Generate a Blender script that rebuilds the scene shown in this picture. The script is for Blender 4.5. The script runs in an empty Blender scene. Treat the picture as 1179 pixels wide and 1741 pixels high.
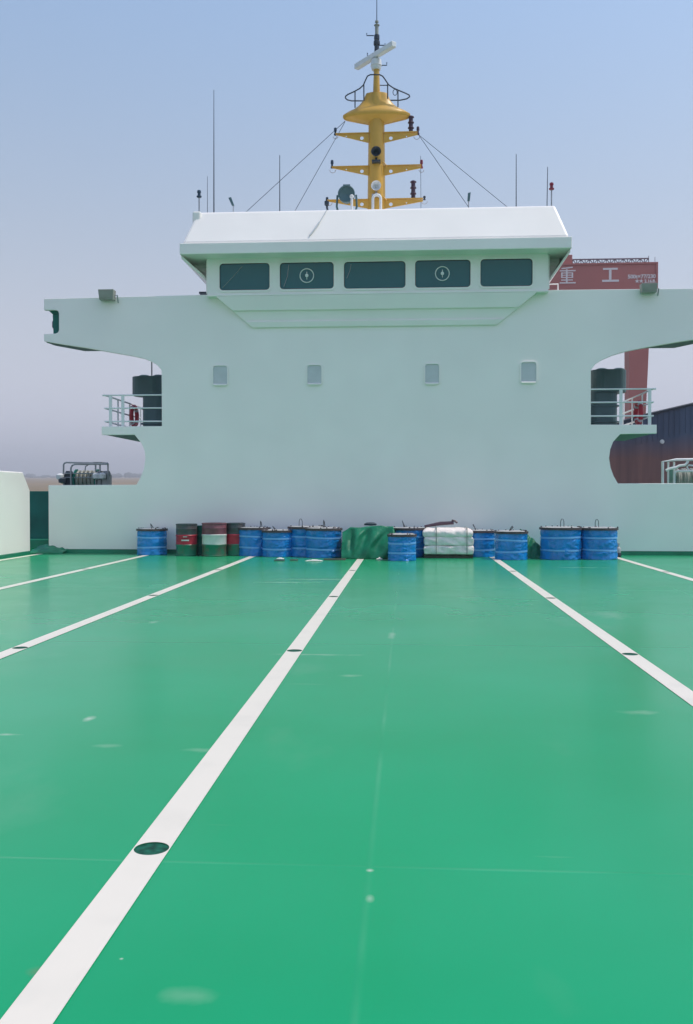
import bpy, bmesh, math, random
from mathutils import Vector, Matrix, noise as mnoise
from mathutils.geometry import tessellate_polygon
S = bpy.context.scene
C = S.collection
R = math.radians
PI = math.pi

# ---------------------------------------------------------------- camera
EYE = 1.6
F, CX, CY, VX, VY = 1600.0, 589.5, 870.5, 691.0, 843.0     # measured on the photograph (1179 x 1741)
YAW = math.atan((VX - CX) / F)
PITCH = math.atan((CY - VY) / F * math.cos(YAW))
cd = bpy.data.cameras.new('camera'); cam = bpy.data.objects.new('camera', cd); C.objects.link(cam)
cam.location = (0, 0, EYE)
cam.rotation_euler = (PI / 2 - PITCH, 0, YAW)
cd.sensor_fit = 'VERTICAL'; cd.sensor_height = 36; cd.lens = F / 1741 * 36
cd.clip_start = 0.05; cd.clip_end = 20000
S.camera = cam
MW = (Matrix.Translation(cam.location) @ cam.rotation_euler.to_matrix().to_4x4())
def at(px, py, Y):                                          # survey: point of the plane y = Y seen at a photo pixel
    d = MW.to_3x3() @ Vector(((px - CX) / F, -(py - CY) / F, -1.0))
    t = Y / d.y
    return Vector((d.x * t, Y, EYE + d.z * t))
def ground(px, py, z=0.0):
    d = MW.to_3x3() @ Vector(((px - CX) / F, -(py - CY) / F, -1.0))
    t = (z - EYE) / d.z
    return Vector((d.x * t, d.y * t, z))

# ---------------------------------------------------------------- sky and sun
SUN_EL, SUN_AZ = 64.0, 0.5                                  # azimuth measured from +x towards +y
HAZE = 0.0005
HZ = (0.72, 0.745, 0.885)
w = bpy.data.worlds.new('World'); S.world = w; w.use_nodes = True
nt = w.node_tree; nt.nodes.clear()
sky = nt.nodes.new('ShaderNodeTexSky'); sky.sky_type = 'NISHITA'; sky.sun_disc = False
sky.sun_elevation = R(SUN_EL); sky.sun_rotation = R(90 - SUN_AZ)
sky.altitude = 0; sky.air_density = 1.45; sky.dust_density = 1.4; sky.ozone_density = 2.2
bg = nt.nodes.new('ShaderNodeBackground'); bg.inputs['Strength'].default_value = 0.105
wo = nt.nodes.new('ShaderNodeOutputWorld')
# low sky: the same Nishita brightness, greyed to the lavender of industrial haze
bw = nt.nodes.new('ShaderNodeRGBToBW'); nt.links.new(sky.outputs[0], bw.inputs[0])
hz = nt.nodes.new('ShaderNodeMix'); hz.data_type = 'RGBA'; hz.blend_type = 'MULTIPLY'; hz.inputs[0].default_value = 1.0
hz.inputs[7].default_value = (HZ[0], HZ[1], HZ[2], 1); nt.links.new(bw.outputs[0], hz.inputs[6])
tcw = nt.nodes.new('ShaderNodeTexCoord'); sxz = nt.nodes.new('ShaderNodeSeparateXYZ'); nt.links.new(tcw.outputs['Generated'], sxz.inputs[0])
mrw = nt.nodes.new('ShaderNodeMapRange'); mrw.interpolation_type = 'SMOOTHSTEP'
mrw.inputs['From Min'].default_value = 0.0; mrw.inputs['From Max'].default_value = 0.62; mrw.inputs['To Min'].default_value = 1.0; mrw.inputs['To Max'].default_value = 0.0
nt.links.new(sxz.outputs['Z'], mrw.inputs['Value'])
mxw = nt.nodes.new('ShaderNodeMix'); mxw.data_type = 'RGBA'
nt.links.new(mrw.outputs[0], mxw.inputs[0]); nt.links.new(sky.outputs[0], mxw.inputs[6]); nt.links.new(hz.outputs[2], mxw.inputs[7])
nt.links.new(mxw.outputs[2], bg.inputs[0]); nt.links.new(bg.outputs[0], wo.inputs[0])
sl = bpy.data.lights.new('sun', 'SUN'); sl.energy = 1.38; sl.angle = R(0.5); sl.color = (1, 0.92, 0.80)
so = bpy.data.objects.new('sun', sl); C.objects.link(so)
sd = Vector((math.cos(R(SUN_EL)) * math.cos(R(SUN_AZ)), math.cos(R(SUN_EL)) * math.sin(R(SUN_AZ)), math.sin(R(SUN_EL))))
so.rotation_euler = sd.to_track_quat('Z', 'Y').to_euler()
S.view_settings.view_transform = 'Standard'; S.view_settings.look = 'None'
S.view_settings.gamma = 1; S.view_settings.exposure = 0.86

# ---------------------------------------------------------------- materials
MATS = {}
def mat(name, col, rough=0.5, metal=0.0, var=0.0, vscale=2.0, bump=0.0, bscale=8.0, col2=None, stretch=(1, 1, 1), spec=0.5, thr=None):
    m = bpy.data.materials.new(name); m.use_nodes = True
    n, l = m.node_tree.nodes, m.node_tree.links
    b = n['Principled BSDF']
    b.inputs['Base Color'].default_value = (*col, 1); b.inputs['Roughness'].default_value = rough
    b.inputs['Metallic'].default_value = metal; b.inputs['Specular IOR Level'].default_value = spec
    tc = n.new('ShaderNodeTexCoord'); mp = n.new('ShaderNodeMapping'); mp.inputs['Scale'].default_value = stretch
    l.new(tc.outputs['Object'], mp.inputs[0])
    if var > 0 or col2:
        t = n.new('ShaderNodeTexNoise'); t.inputs['Scale'].default_value = vscale; t.inputs['Detail'].default_value = 6
        l.new(mp.outputs[0], t.inputs['Vector'])
        cr = n.new('ShaderNodeValToRGB')
        lo, hi = thr or (0.3, 0.7)
        cr.color_ramp.elements[0].position = lo; cr.color_ramp.elements[1].position = hi
        c2 = col2 or tuple(min(1, c * (1 + var)) for c in col)
        c1 = col if col2 else tuple(c * (1 - var) for c in col)
        cr.color_ramp.elements[0].color = (*c1, 1); cr.color_ramp.elements[1].color = (*c2, 1)
        l.new(t.outputs[0], cr.inputs[0]); l.new(cr.outputs[0], b.inputs['Base Color'])
    if bump > 0:
        t2 = n.new('ShaderNodeTexNoise'); t2.inputs['Scale'].default_value = bscale; t2.inputs['Detail'].default_value = 3
        l.new(mp.outputs[0], t2.inputs['Vector'])
        bp = n.new('ShaderNodeBump'); bp.inputs['Strength'].default_value = 1.0; bp.inputs['Distance'].default_value = bump
        l.new(t2.outputs[0], bp.inputs['Height']); l.new(bp.outputs[0], b.inputs['Normal'])
    MATS[name] = m
    return m

WHITE = mat('white_ship_paint', (0.92, 0.875, 0.83), 0.32, var=0.03, vscale=0.7, bump=0.007, bscale=1.1)
WHITE2 = mat('white_gear_paint', (0.74, 0.75, 0.75), 0.35, var=0.04, vscale=3)
LIDPAINT = mat('grey_white_deadlight_paint', (0.56, 0.58, 0.60), 0.3, var=0.06, vscale=4)
GREEN = mat('green_deck_edge_paint', (0.006, 0.20, 0.115), 0.4, var=0.2, vscale=2)
DARKGREEN = mat('dark_green_paint', (0.005, 0.145, 0.115), 0.5, spec=0.35, var=0.2, vscale=1.5)
POTGREEN = mat('pot_green_paint', (0.006, 0.085, 0.05), 0.6, var=0.6, vscale=30, spec=0.2)
GLASS = mat('tinted_bridge_glass', (0.008, 0.115, 0.135), 0.05, spec=0.5)
RUBBER = mat('black_rubber', (0.02, 0.025, 0.025), 0.5)
YELLOW = mat('yellow_mast_paint', (0.62, 0.35, 0.05), 0.4, var=0.08, vscale=2)
VENT = mat('slate_green_vent_paint', (0.065, 0.135, 0.145), 0.45, var=0.12, vscale=2)
STEEL = mat('grey_galvanised_steel', (0.32, 0.34, 0.36), 0.4, metal=0.3, var=0.1, vscale=4)
DARKSTEEL = mat('dark_navy_steel', (0.03, 0.045, 0.065), 0.45, var=0.2, vscale=6)
BEIGEGREY = mat('beige_grey_housing', (0.30, 0.31, 0.27), 0.5, var=0.08, vscale=5)
BLUE = mat('blue_tarpaulin', (0.004, 0.21, 0.58), 0.27, var=0.2, vscale=5, bump=0.03, bscale=8, stretch=(1, 1, 0.6))
STRAP = mat('pale_blue_strap', (0.16, 0.42, 0.80), 0.35)
UNDERSHADE = mat('slate_underside_shade', (0.10, 0.155, 0.17), 0.5, var=0.1, vscale=1.5)  # shade under wings and balconies put into the colour
WOOD = mat('dark_reel_flange_wood', (0.065, 0.05, 0.055), 0.7, var=0.35, vscale=9)
TOPSHEET = mat('white_plastic_sheet', (0.44, 0.43, 0.44), 0.4, var=0.12, vscale=6, bump=0.02, bscale=8)
WIRE = mat('dark_wire', (0.05, 0.055, 0.06), 0.5)
TARP = mat('green_tarpaulin', (0.010, 0.19, 0.10), 0.42, spec=0.3, var=0.22, vscale=4, bump=0.012, bscale=10)
BALE = mat('white_woven_bale', (0.88, 0.77, 0.73), 0.6, var=0.10, vscale=6, bump=0.015, bscale=14)
PALLET = mat('dark_pallet_wood', (0.07, 0.065, 0.05), 0.8, var=0.3, vscale=6)
DRUMDARK = mat('dark_drum_paint', (0.035, 0.075, 0.08), 0.42, col2=(0.085, 0.06, 0.065), vscale=5)
DRUMRED = mat('red_drum_paint', (0.48, 0.022, 0.05), 0.42, var=0.2, vscale=6)
DRUMMAROON = mat('maroon_drum_paint', (0.20, 0.065, 0.085), 0.45, var=0.25, vscale=6)
DRUMWHITE = mat('white_drum_paint', (0.66, 0.68, 0.64), 0.42, var=0.1, vscale=5)
DRUMGREEN = mat('green_drum_paint', (0.015, 0.20, 0.12), 0.4, col2=(0.16, 0.10, 0.075), vscale=4, thr=(0.45, 0.65))
RED = mat('red_lamp_glass', (0.20, 0.012, 0.03), 0.3)
MAROONLAMP = mat('maroon_lamp_housing', (0.055, 0.025, 0.045), 0.45)
NAVYLAMP = mat('navy_lamp_housing', (0.012, 0.045, 0.085), 0.4)
BUOYRED = mat('red_lifebuoy', (0.40, 0.018, 0.035), 0.45)
CRANE = mat('faded_red_crane_paint', (0.46, 0.125, 0.10), 0.6, var=0.10, vscale=0.08)
CRANETRUSS = mat('crane_truss_steel', (0.10, 0.08, 0.12), 0.6)
LETTER = mat('pale_pink_lettering', (0.88, 0.78, 0.75), 0.6)
MARSH = mat('brown_marsh', (0.27, 0.16, 0.06), 0.9, col2=(0.13, 0.10, 0.045), vscale=0.02, stretch=(0.25, 1, 1))
WOODS = mat('far_trees', (0.045, 0.055, 0.045), 0.9, var=0.3, vscale=0.05)
WATER = mat('river_water', (0.10, 0.10, 0.075), 0.12, bump=0.05, bscale=0.6)
HULLGREY = mat('hull_side_paint', (0.05, 0.08, 0.10), 0.5, var=0.1)
RAG = mat('pale_rag', (0.66, 0.66, 0.62), 0.8)
SCRAP = mat('dark_scrap', (0.05, 0.09, 0.07), 0.7)
LINE = mat('white_lane_paint', (0.735, 0.675, 0.585), 0.45, col2=(0.66, 0.61, 0.53), vscale=2.5, thr=(0.5, 0.8))

def rusty_hull():
    m = bpy.data.materials.new('navy_over_oxide_hull'); m.use_nodes = True
    n, l = m.node_tree.nodes, m.node_tree.links; b = n['Principled BSDF']; b.inputs['Roughness'].default_value = 0.7
    tc = n.new('ShaderNodeTexCoord'); sp = n.new('ShaderNodeSeparateXYZ'); l.new(tc.outputs['Object'], sp.inputs[0])
    t = n.new('ShaderNodeTexNoise'); t.inputs['Scale'].default_value = 0.25; t.inputs['Detail'].default_value = 6
    l.new(tc.outputs['Object'], t.inputs['Vector'])
    a = n.new('ShaderNodeMath'); a.operation = 'MULTIPLY_ADD'; a.inputs[1].default_value = 1.6
    l.new(t.outputs[0], a.inputs[0]); l.new(sp.outputs['Z'], a.inputs[2])
    mr = n.new('ShaderNodeMapRange'); mr.inputs['From Min'].default_value = 5.2; mr.inputs['From Max'].default_value = 7.2
    l.new(a.outputs[0], mr.inputs['Value'])
    mx = n.new('ShaderNodeMix'); mx.data_type = 'RGBA'
    mx.inputs[6].default_value = (0.25, 0.12, 0.10, 1); mx.inputs[7].default_value = (0.07, 0.105, 0.17, 1)
    l.new(mr.outputs[0], mx.inputs[0])
    st = n.new('ShaderNodeTexNoise'); st.inputs['Scale'].default_value = 1.0; st.inputs['Detail'].default_value = 4
    mp = n.new('ShaderNodeMapping'); mp.inputs['Scale'].default_value = (1.4, 1, 0.06)
    l.new(tc.outputs['Object'], mp.inputs[0]); l.new(mp.outputs[0], st.inputs['Vector'])
    mx2 = n.new('ShaderNodeMix'); mx2.data_type = 'RGBA'; mx2.blend_type = 'MULTIPLY'; mx2.inputs[0].default_value = 0.7
    cr = n.new('ShaderNodeValToRGB'); cr.color_ramp.elements[0].position = 0.35; cr.color_ramp.elements[0].color = (0.45, 0.45, 0.5, 1); cr.color_ramp.elements[1].position = 0.65
    l.new(st.outputs[0], cr.inputs[0]); l.new(mx.outputs[2], mx2.inputs[6]); l.new(cr.outputs[0], mx2.inputs[7])
    l.new(mx2.outputs[2], b.inputs['Base Color'])
    return m
RUSTHULL = rusty_hull()

def deck_mat():
    m = bpy.data.materials.new('green_deck_paint'); m.use_nodes = True
    n, l = m.node_tree.nodes, m.node_tree.links; b = n['Principled BSDF']
    b.inputs['Specular IOR Level'].default_value = 0.18
    b.inputs['Sheen Weight'].default_value = 0.05; b.inputs['Sheen Roughness'].default_value = 0.35   # thin film of dust
    tc = n.new('ShaderNodeTexCoord'); sp = n.new('ShaderNodeSeparateXYZ'); l.new(tc.outputs['Object'], sp.inputs[0])
    def noise(scale, detail=4, stretch=(1, 1, 1), rot=0.0, loc=(0, 0, 0)):
        mp = n.new('ShaderNodeMapping'); mp.inputs['Scale'].default_value = stretch; mp.inputs['Rotation'].default_value = (0, 0, rot); mp.inputs['Location'].default_value = loc
        l.new(tc.outputs['Object'], mp.inputs[0])
        t = n.new('ShaderNodeTexNoise'); t.inputs['Scale'].default_value = scale; t.inputs['Detail'].default_value = detail
        l.new(mp.outputs[0], t.inputs['Vector']); return t.outputs[0]
    def ramp(v, lo, hi, c0=(0, 0, 0, 1), c1=(1, 1, 1, 1)):
        cr = n.new('ShaderNodeValToRGB'); e = cr.color_ramp.elements
        e[0].position = lo; e[1].position = hi; e[0].color = c0; e[1].color = c1
        l.new(v, cr.inputs[0]); return cr.outputs[0]
    def math_(op, a, c=None, d=None):
        q = n.new('ShaderNodeMath'); q.operation = op
        for i, v in enumerate((a, c, d)):
            if v is None: continue
            if isinstance(v, (int, float)): q.inputs[i].default_value = v
            else: l.new(v, q.inputs[i])
        return q.outputs[0]
    def mix(fac, a, c):
        q = n.new('ShaderNodeMix'); q.data_type = 'RGBA'
        if isinstance(fac, (int, float)): q.inputs[0].default_value = fac
        else: l.new(fac, q.inputs[0])
        for i, v in ((6, a), (7, c)):
            if isinstance(v, tuple): q.inputs[i].default_value = v
            else: l.new(v, q.inputs[i])
        return q.outputs[2]
    base = ramp(noise(0.35, 5), 0.3, 0.7, (0.002, 0.29, 0.108, 1), (0.006, 0.335, 0.145, 1))
    # worn, dusty patches and rubbed scuffs
    dust = ramp(noise(0.9, 7, (1, 0.5, 1), 0.2), 0.60, 0.82)
    col = mix(math_('MULTIPLY', dust, 0.18), base, (0.30, 0.44, 0.34, 1))
    brk = ramp(noise(0.33, 2, loc=(4, 9, 0)), 0.50, 0.62)
    for rot, st, lo, seed in ((0.5, (0.8, 9, 1), 0.70, 3), (-0.25, (0.6, 10, 1), 0.70, 11), (1.45, (1.0, 14, 1), 0.72, 20)):
        sc = ramp(noise(0.8, 5, st, rot, (seed, seed * 2, 0)), lo, lo + 0.10)
        sc = math_('MULTIPLY', math_('MULTIPLY', sc, brk), 0.45)
        col = mix(sc, col, (0.52, 0.58, 0.50, 1))
    # bare chips and single pale scuffs at their own places
    for (px, py, rx, ry, amt) in ((152, 1222, .05, .10, .7), (331, 1692, .11, .06, .16), (629, 1480, .020, .02, .8), (629, 1528, .02, .04, .45),
                                  (207, 1630, .008, .008, .9), (180, 1268, .12, .06, .2), (1085, 1211, .16, .08, .28), (340, 1275, .16, .05, .2),
                                  (12, 1249, .12, .04, .5), (260, 1058, .07, .15, .4), (595, 1149, .12, .06, .3), (666, 1080, .05, .3, .4),
                                  (540, 1113, .5, .05, .35), (540, 985, 1.0, .12, .4), (490, 990, .8, .10, .4), (1035, 1045, .3, .5, .18), (980, 965, .9, .10, .3)):
        g = ground(px, py)
        dx = math_('DIVIDE', math_('SUBTRACT', sp.outputs['X'], g.x), rx); dy = math_('DIVIDE', math_('SUBTRACT', sp.outputs['Y'], g.y), ry)
        dd = math_('SQRT', math_('ADD', math_('MULTIPLY', dx, dx), math_('MULTIPLY', dy, dy)))
        dd = math_('ADD', dd, math_('MULTIPLY', math_('SUBTRACT', noise(6.0, 3, loc=(px, py, 0)), 0.5), 1.6))
        k = ramp(dd, 0.05, 1.5, (1, 1, 1, 1), (0, 0, 0, 1))
        col = mix(math_('MULTIPLY', k, amt), col, (0.50, 0.58, 0.48, 1))
    # rust bloom beside the line
    g = ground(62, 1652)
    dx = math_('SUBTRACT', sp.outputs['X'], g.x); dy = math_('SUBTRACT', sp.outputs['Y'], g.y)
    dd = math_('ADD', math_('MULTIPLY', math_('SQRT', math_('ADD', math_('MULTIPLY', dx, dx), math_('MULTIPLY', dy, dy))), 16.0), math_('MULTIPLY', noise(14, 3), 0.6))
    col = mix(math_('MULTIPLY', ramp(dd, 0.3, 1.3, (1, 1, 1, 1), (0, 0, 0, 1)), 0.35), col, (0.22, 0.16, 0.09, 1))
    # welded plate seams
    def seam(axis, pos, wdt):
        d = math_('ABSOLUTE', math_('SUBTRACT', sp.outputs[axis], pos))
        mr = n.new('ShaderNodeMapRange'); mr.interpolation_type = 'SMOOTHSTEP'
        mr.inputs['From Min'].default_value = 0; mr.inputs['From Max'].default_value = wdt
        mr.inputs['To Min'].default_value = 1; mr.inputs['To Max'].default_value = 0
        l.new(d, mr.inputs['Value']); return mr.outputs[0]
    h = None
    for ax, pos, wd in (('Y', 4.03, .018), ('Y', 10.1, .02), ('Y', 16.2, .02), ('Y', 22.3, .02), ('X', -0.155, .022), ('X', 4.6, .02)):
        s = seam(ax, pos, wd); h = s if h is None else math_('MAXIMUM', h, s)
    col = mix(math_('MULTIPLY', math_('MULTIPLY', h, ramp(noise(0.7, 3), 0.4, 0.65)), 0.12), col, (0.35, 0.55, 0.42, 1))
    l.new(col, b.inputs['Base Color'])
    rg = n.new('ShaderNodeMapRange'); rg.inputs['To Min'].default_value = 0.17; rg.inputs['To Max'].default_value = 0.27
    l.new(noise(0.8, 4), rg.inputs['Value']); l.new(rg.outputs[0], b.inputs['Roughness'])
    hh = math_('ADD', math_('MULTIPLY', h, 0.0009), math_('ADD', math_('MULTIPLY', noise(0.45, 2), 0.008), math_('MULTIPLY', noise(14, 2), 0.00012)))
    bp = n.new('ShaderNodeBump'); bp.inputs['Strength'].default_value = 1.0; bp.inputs['Distance'].default_value = 1.0
    l.new(hh, bp.inputs['Height']); l.new(bp.outputs[0], b.inputs['Normal'])
    return m
DECK = deck_mat()

# ---------------------------------------------------------------- mesh helpers
class MB:
    def __init__(s): s.v, s.f, s.sm = [], [], set()
    def add(s, vs, fs, smooth=False):
        k = len(s.v); s.v += [tuple(p) for p in vs]
        for q in fs:
            if smooth: s.sm.add(len(s.f))
            s.f.append(tuple(i + k for i in q))
    def box(s, x0, x1, y0, y1, z0, z1):
        vs = [(x, y, z) for z in (z0, z1) for y in (y0, y1) for x in (x0, x1)]
        s.add(vs, [(0, 2, 3, 1), (4, 5, 7, 6), (0, 1, 5, 4), (2, 6, 7, 3), (0, 4, 6, 2), (1, 3, 7, 5)])
    def hexa(s, b, t):                                      # bottom loop of 4, top loop of 4
        s.add(list(b) + list(t), [(3, 2, 1, 0), (4, 5, 6, 7), (0, 1, 5, 4), (1, 2, 6, 5), (2, 3, 7, 6), (3, 0, 4, 7)])
    def prism(s, poly, fn, d0, d1, holes=()):               # 2-D outline with holes, mapped by fn(u, v, d)
        loops = [list(poly)] + [list(h) for h in holes]
        flat = [p for lp in loops for p in lp]; N = len(flat)
        tris = tessellate_polygon([[Vector((p[0], p[1], 0)) for p in lp] for lp in loops])
        vs = [fn(p[0], p[1], d0) for p in flat] + [fn(p[0], p[1], d1) for p in flat]
        fs = [tuple(t) for t in tris] + [tuple(i + N for i in reversed(t)) for t in tris]
        k = 0
        for lp in loops:
            m_ = len(lp)
            for i in range(m_): fs.append((k + i, k + (i + 1) % m_, N + k + (i + 1) % m_, N + k + i))
            k += m_
        s.add(vs, fs)
    def tube(s, pts, r, n=8, closed=False):
        pts = [Vector(p) for p in pts]; m_ = len(pts); rs = r if isinstance(r, (list, tuple)) else [r] * m_
        up = None; vs = []
        for i, p in enumerate(pts):
            a = pts[(i - 1) % m_] if (closed or i > 0) else p; b = pts[(i + 1) % m_] if (closed or i < m_ - 1) else p
            t = (b - a).normalized()
            if up is None: up = t.orthogonal().normalized()
            up = (up - t * up.dot(t)).normalized(); sd_ = t.cross(up)
            vs += [p + (up * math.cos(2 * PI * k / n) + sd_ * math.sin(2 * PI * k / n)) * rs[i] for k in range(n)]
        fs = []
        for i in range(m_ if closed else m_ - 1):
            j = (i + 1) % m_
            fs += [(i * n + k, i * n + (k + 1) % n, j * n + (k + 1) % n, j * n + k) for k in range(n)]
        s.add(vs, fs, True)
        if not closed: s.add(vs[:n], [tuple(range(n - 1, -1, -1))]); s.add(vs[-n:], [tuple(range(n))])
    def lathe(s, prof, c=(0, 0, 0), n=32, axis='Z', smooth=True, sx=1, sy=1):
        def mp(r, h, a):
            x, y = r * math.cos(a) * sx, r * math.sin(a) * sy
            q = (x, y, h) if axis == 'Z' else ((x, h, y) if axis == 'Y' else (h, x, y))
            return (q[0] + c[0], q[1] + c[1], q[2] + c[2])
        vs = [mp(r, h, 2 * PI * k / n) for r, h in prof for k in range(n)]
        fs = [(i * n + k, i * n + (k + 1) % n, (i + 1) * n + (k + 1) % n, (i + 1) * n + k) for i in range(len(prof) - 1) for k in range(n)]
        s.add(vs, fs, smooth)
        if prof[0][0] > 1e-4: s.add(vs[:n], [tuple(range(n - 1, -1, -1))])
        if prof[-1][0] > 1e-4: s.add(vs[-n:], [tuple(range(n))])
    def build(s, name, m, parent=None, bevel=0.0, loc=None):
        me = bpy.data.meshes.new(name); me.from_pydata(s.v, [], s.f)
        for i, p in enumerate(me.polygons): p.use_smooth = i in s.sm
        bm = bmesh.new(); bm.from_mesh(me); bmesh.ops.recalc_face_normals(bm, faces=bm.faces)
        if s.sm:
            for e in bm.edges:
                if len(e.link_faces) == 2 and e.calc_face_angle(0) > R(38): e.smooth = False
        bm.to_mesh(me); bm.free()
        me.materials.append(m)
        o = bpy.data.objects.new(name, me); C.objects.link(o)
        if parent is not None:
            o.parent = parent; o.matrix_parent_inverse = parent_inv(parent)
        if bevel:
            bv = o.modifiers.new('bevel', 'BEVEL'); bv.width = bevel; bv.segments = 2; bv.limit_method = 'ANGLE'; bv.angle_limit = R(35)
        return o
def parent_inv(p):
    mtx = Matrix.Translation(p.location)
    q = p
    while q.parent: q = q.parent; mtx = Matrix.Translation(q.location) @ mtx if False else mtx
    return (Matrix.Translation(p.location) if p.type == 'EMPTY' else Matrix.Identity(4)).inverted()
def tag(o, label=None, cat=None, group=None, kind=None):
    if label: o['label'] = label
    if cat: o['category'] = cat
    if group: o['group'] = group
    if kind: o['kind'] = kind
    return o
def thing(name, loc, label, cat, group=None):               # an Empty at the thing's base; parts keep world coordinates
    o = bpy.data.objects.new(name, None); C.objects.link(o); o.location = loc; o.empty_display_size = 0.2
    return tag(o, label, cat, group)
def circle(cx, cy, r, n=20): return [(cx + r * math.cos(2 * PI * i / n), cy + r * math.sin(2 * PI * i / n)) for i in range(n)]
def rrect(x0, x1, y0, y1, r, k=5):
    out = []
    for (cx, cy, a0) in ((x1 - r, y1 - r, 0), (x0 + r, y1 - r, 90), (x0 + r, y0 + r, 180), (x1 - r, y0 + r, 270)):
        out += [(cx + r * math.cos(R(a0 + 90 * i / k)), cy + r * math.sin(R(a0 + 90 * i / k))) for i in range(k + 1)]
    return out
XZ = lambda u, v, d: (u, d, v)
XY = lambda u, v, d: (u, v, d)

# ---------------------------------------------------------------- setting: water, land, deck
TILT = math.atan(37.0 / F)                                   # the ship lies a little down by the bow
def tilt(z0): return lambda x, y: z0 + y * math.tan(TILT)
def sheet(name, m, x0, x1, y0, y1, z0, nx=1, ny=1):
    b = MB(); zf = tilt(z0)
    xs = [x0 + (x1 - x0) * i / nx for i in range(nx + 1)]; ys = [y0 + (y1 - y0) * i / ny for i in range(ny + 1)]
    vs = [(x, y, zf(x, y)) for y in ys for x in xs]
    b.add(vs, [(j * (nx + 1) + i, j * (nx + 1) + i + 1, (j + 1) * (nx + 1) + i + 1, (j + 1) * (nx + 1) + i) for j in range(ny) for i in range(nx)])
    return tag(b.build(name, m), kind='structure')
sheet('water', WATER, -3600, 3600, -500, 3600, -7.0)
sheet('land', MARSH, -3600, 3600, 230, 3600, -6.2)
b = MB(); rnd = random.Random(5)
for row, Yt in ((0, 2300), (1, 2700)):
    for i in range(260):
        x = -2400 + i * 18 + rnd.uniform(-8, 8); h = rnd.uniform(5, 11) * (1.0 + 0.35 * math.sin(i * 0.21)); r_ = rnd.uniform(8, 16); zb = tilt(-6.2)(0, Yt)
        b.lathe([(r_ * 0.7, zb - 1), (r_, zb + h * 0.4), (r_ * 0.75, zb + h * 0.8), (0.5, zb + h)], (x, Yt + rnd.uniform(-20, 20), 0), 7)
tag(b.build('tree_line', WOODS), 'hazy grey-green strip of far woods along the horizon behind the marsh', 'woods', kind='stuff')

LX = [-10.05, -6.98, -4.05, -1.149, 2.255, 5.44]
PY = [4.17, 9.63, 14.85, 20.1]
DX0, DX1, DY0, DY1 = -12.2, 10.6, -28.0, 36.0
PR = 0.079
b = MB()
holes = [circle(x, y, PR, 28)[::-1] for x in LX for y in PY]
flat = [(DX0, DY0), (DX1, DY0), (DX1, DY1), (DX0, DY1)]
loops = [flat] + holes
tris = tessellate_polygon([[Vector((p[0], p[1], 0)) for p in lp] for lp in loops])
b.add([(p[0], p[1], 0) for lp in loops for p in lp], [tuple(t) for t in tris])
tag(b.build('deck', DECK), kind='structure')
b = MB()
b.box(DX0, DX0 + 0.1, DY0, DY1, -8.5, -0.01); b.box(DX1 - 0.1, DX1, DY0, DY1, -8.5, -0.01)
b.box(DX0 + 0.1, DX1 - 0.1, DY0, DY0 + 0.1, -8.5, -0.01); b.box(DX0 + 0.1, DX1 - 0.1, DY1 - 0.1, DY1, -8.5, -0.01)
tag(b.build('hull', HULLGREY), kind='structure')
LWD = 0.168
for x in LX:
    b = MB(); y0, y1 = -27.5, 25.4
    lps = [[(x - LWD / 2, y0), (x + LWD / 2, y0), (x + LWD / 2, y1), (x - LWD / 2, y1)]] + [circle(x, y, PR, 28)[::-1] for y in PY]
    tr = tessellate_polygon([[Vector((p[0], p[1], 0)) for p in lp] for lp in lps])
    b.add([(p[0], p[1], 0.004) for lp in lps for p in lp], [tuple(t) for t in tr])
    tag(b.build('lane_line', LINE), kind='structure')
LNAME = ['line beside the side bulwark', 'line ending at the lone blue reel', 'line ending beside the oil drums', 'centre line crossing the foreground', 'line ending right of the white bale', 'line ending at the rightmost reel']
ORD = ['nearest', 'second nearest', 'third nearest', 'farthest']
for i, x in enumerate(LX):
    for j, y in enumerate(PY):
        t = thing('lashing_pot', (x, y, -0.14), '%s round lashing pot in the white %s' % (ORD[j], LNAME[i]), 'lashing pot', 'lashing pots set in the deck lines')
        c = MB(); c.lathe([(PR, -0.001), (PR, -0.10), (PR * 0.8, -0.135), (0.0, -0.14)], (x, y, 0), 28); c.build('cup', POTGREEN, t)
        c = MB()
        for k in range(2):
            ca, sa = math.cos(0.6 + k * PI / 2), math.sin(0.6 + k * PI / 2)
            c.tube([(x - ca * PR, y - sa * PR, -0.035), (x + ca * PR, y + sa * PR, -0.035)], 0.009, 6)
        c.build('cross_bar', POTGREEN, t)

# ---------------------------------------------------------------- the ship's bridge house
YW = 25.75                                                  # plane of the white front wall
def q(px, py, Y=YW): p = at(px, py, Y); return (p.x, p.z)
house = thing('ship_bridge_house', (-0.8, YW, 0), 'white ship bridge house with curved wings and five dark windows across the deck', 'ship superstructure')
Lx = q(83, 900)[0]
outline = [q(75, 508), q(75, 527), q(95, 527), q(99, 529), q(100.5, 533), q(100.5, 561), q(99, 565), q(95, 567), q(75, 568), q(75, 580),
           q(110, 586), q(150, 592), q(190, 599), q(225, 605), q(245, 609.5), q(258, 615), q(268, 621), q(275, 629), q(275.5, 724.5), q(173, 725), q(173, 739.5),
           q(229, 739), q(241, 754), q(246, 766), q(247.5, 780), q(245, 797), q(239, 812), q(232.5, 824),
           (Lx, q(83, 825)[1]), (Lx, 0.0), (q(1340, 943)[0], 0.0), q(1340, 821), q(1051, 822), q(1044, 810), q(1038.5, 795), q(1036, 779), q(1038, 764), q(1043, 751), q(1055, 738),
           q(1117, 737), q(1117, 722), q(1005, 722), q(1005, 629), q(1013, 619), q(1025, 611.5), q(1042, 604), q(1066, 597), q(1103, 590), q(1150, 582), q(1215, 572),
           q(1215, 490), q(935, 493), q(640, 497.5), q(352, 501)]
WT = 0.14
b = MB(); b.prism(outline, XZ, YW, YW + WT); b.build('front_wall', WHITE, house, 0.012)
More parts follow.
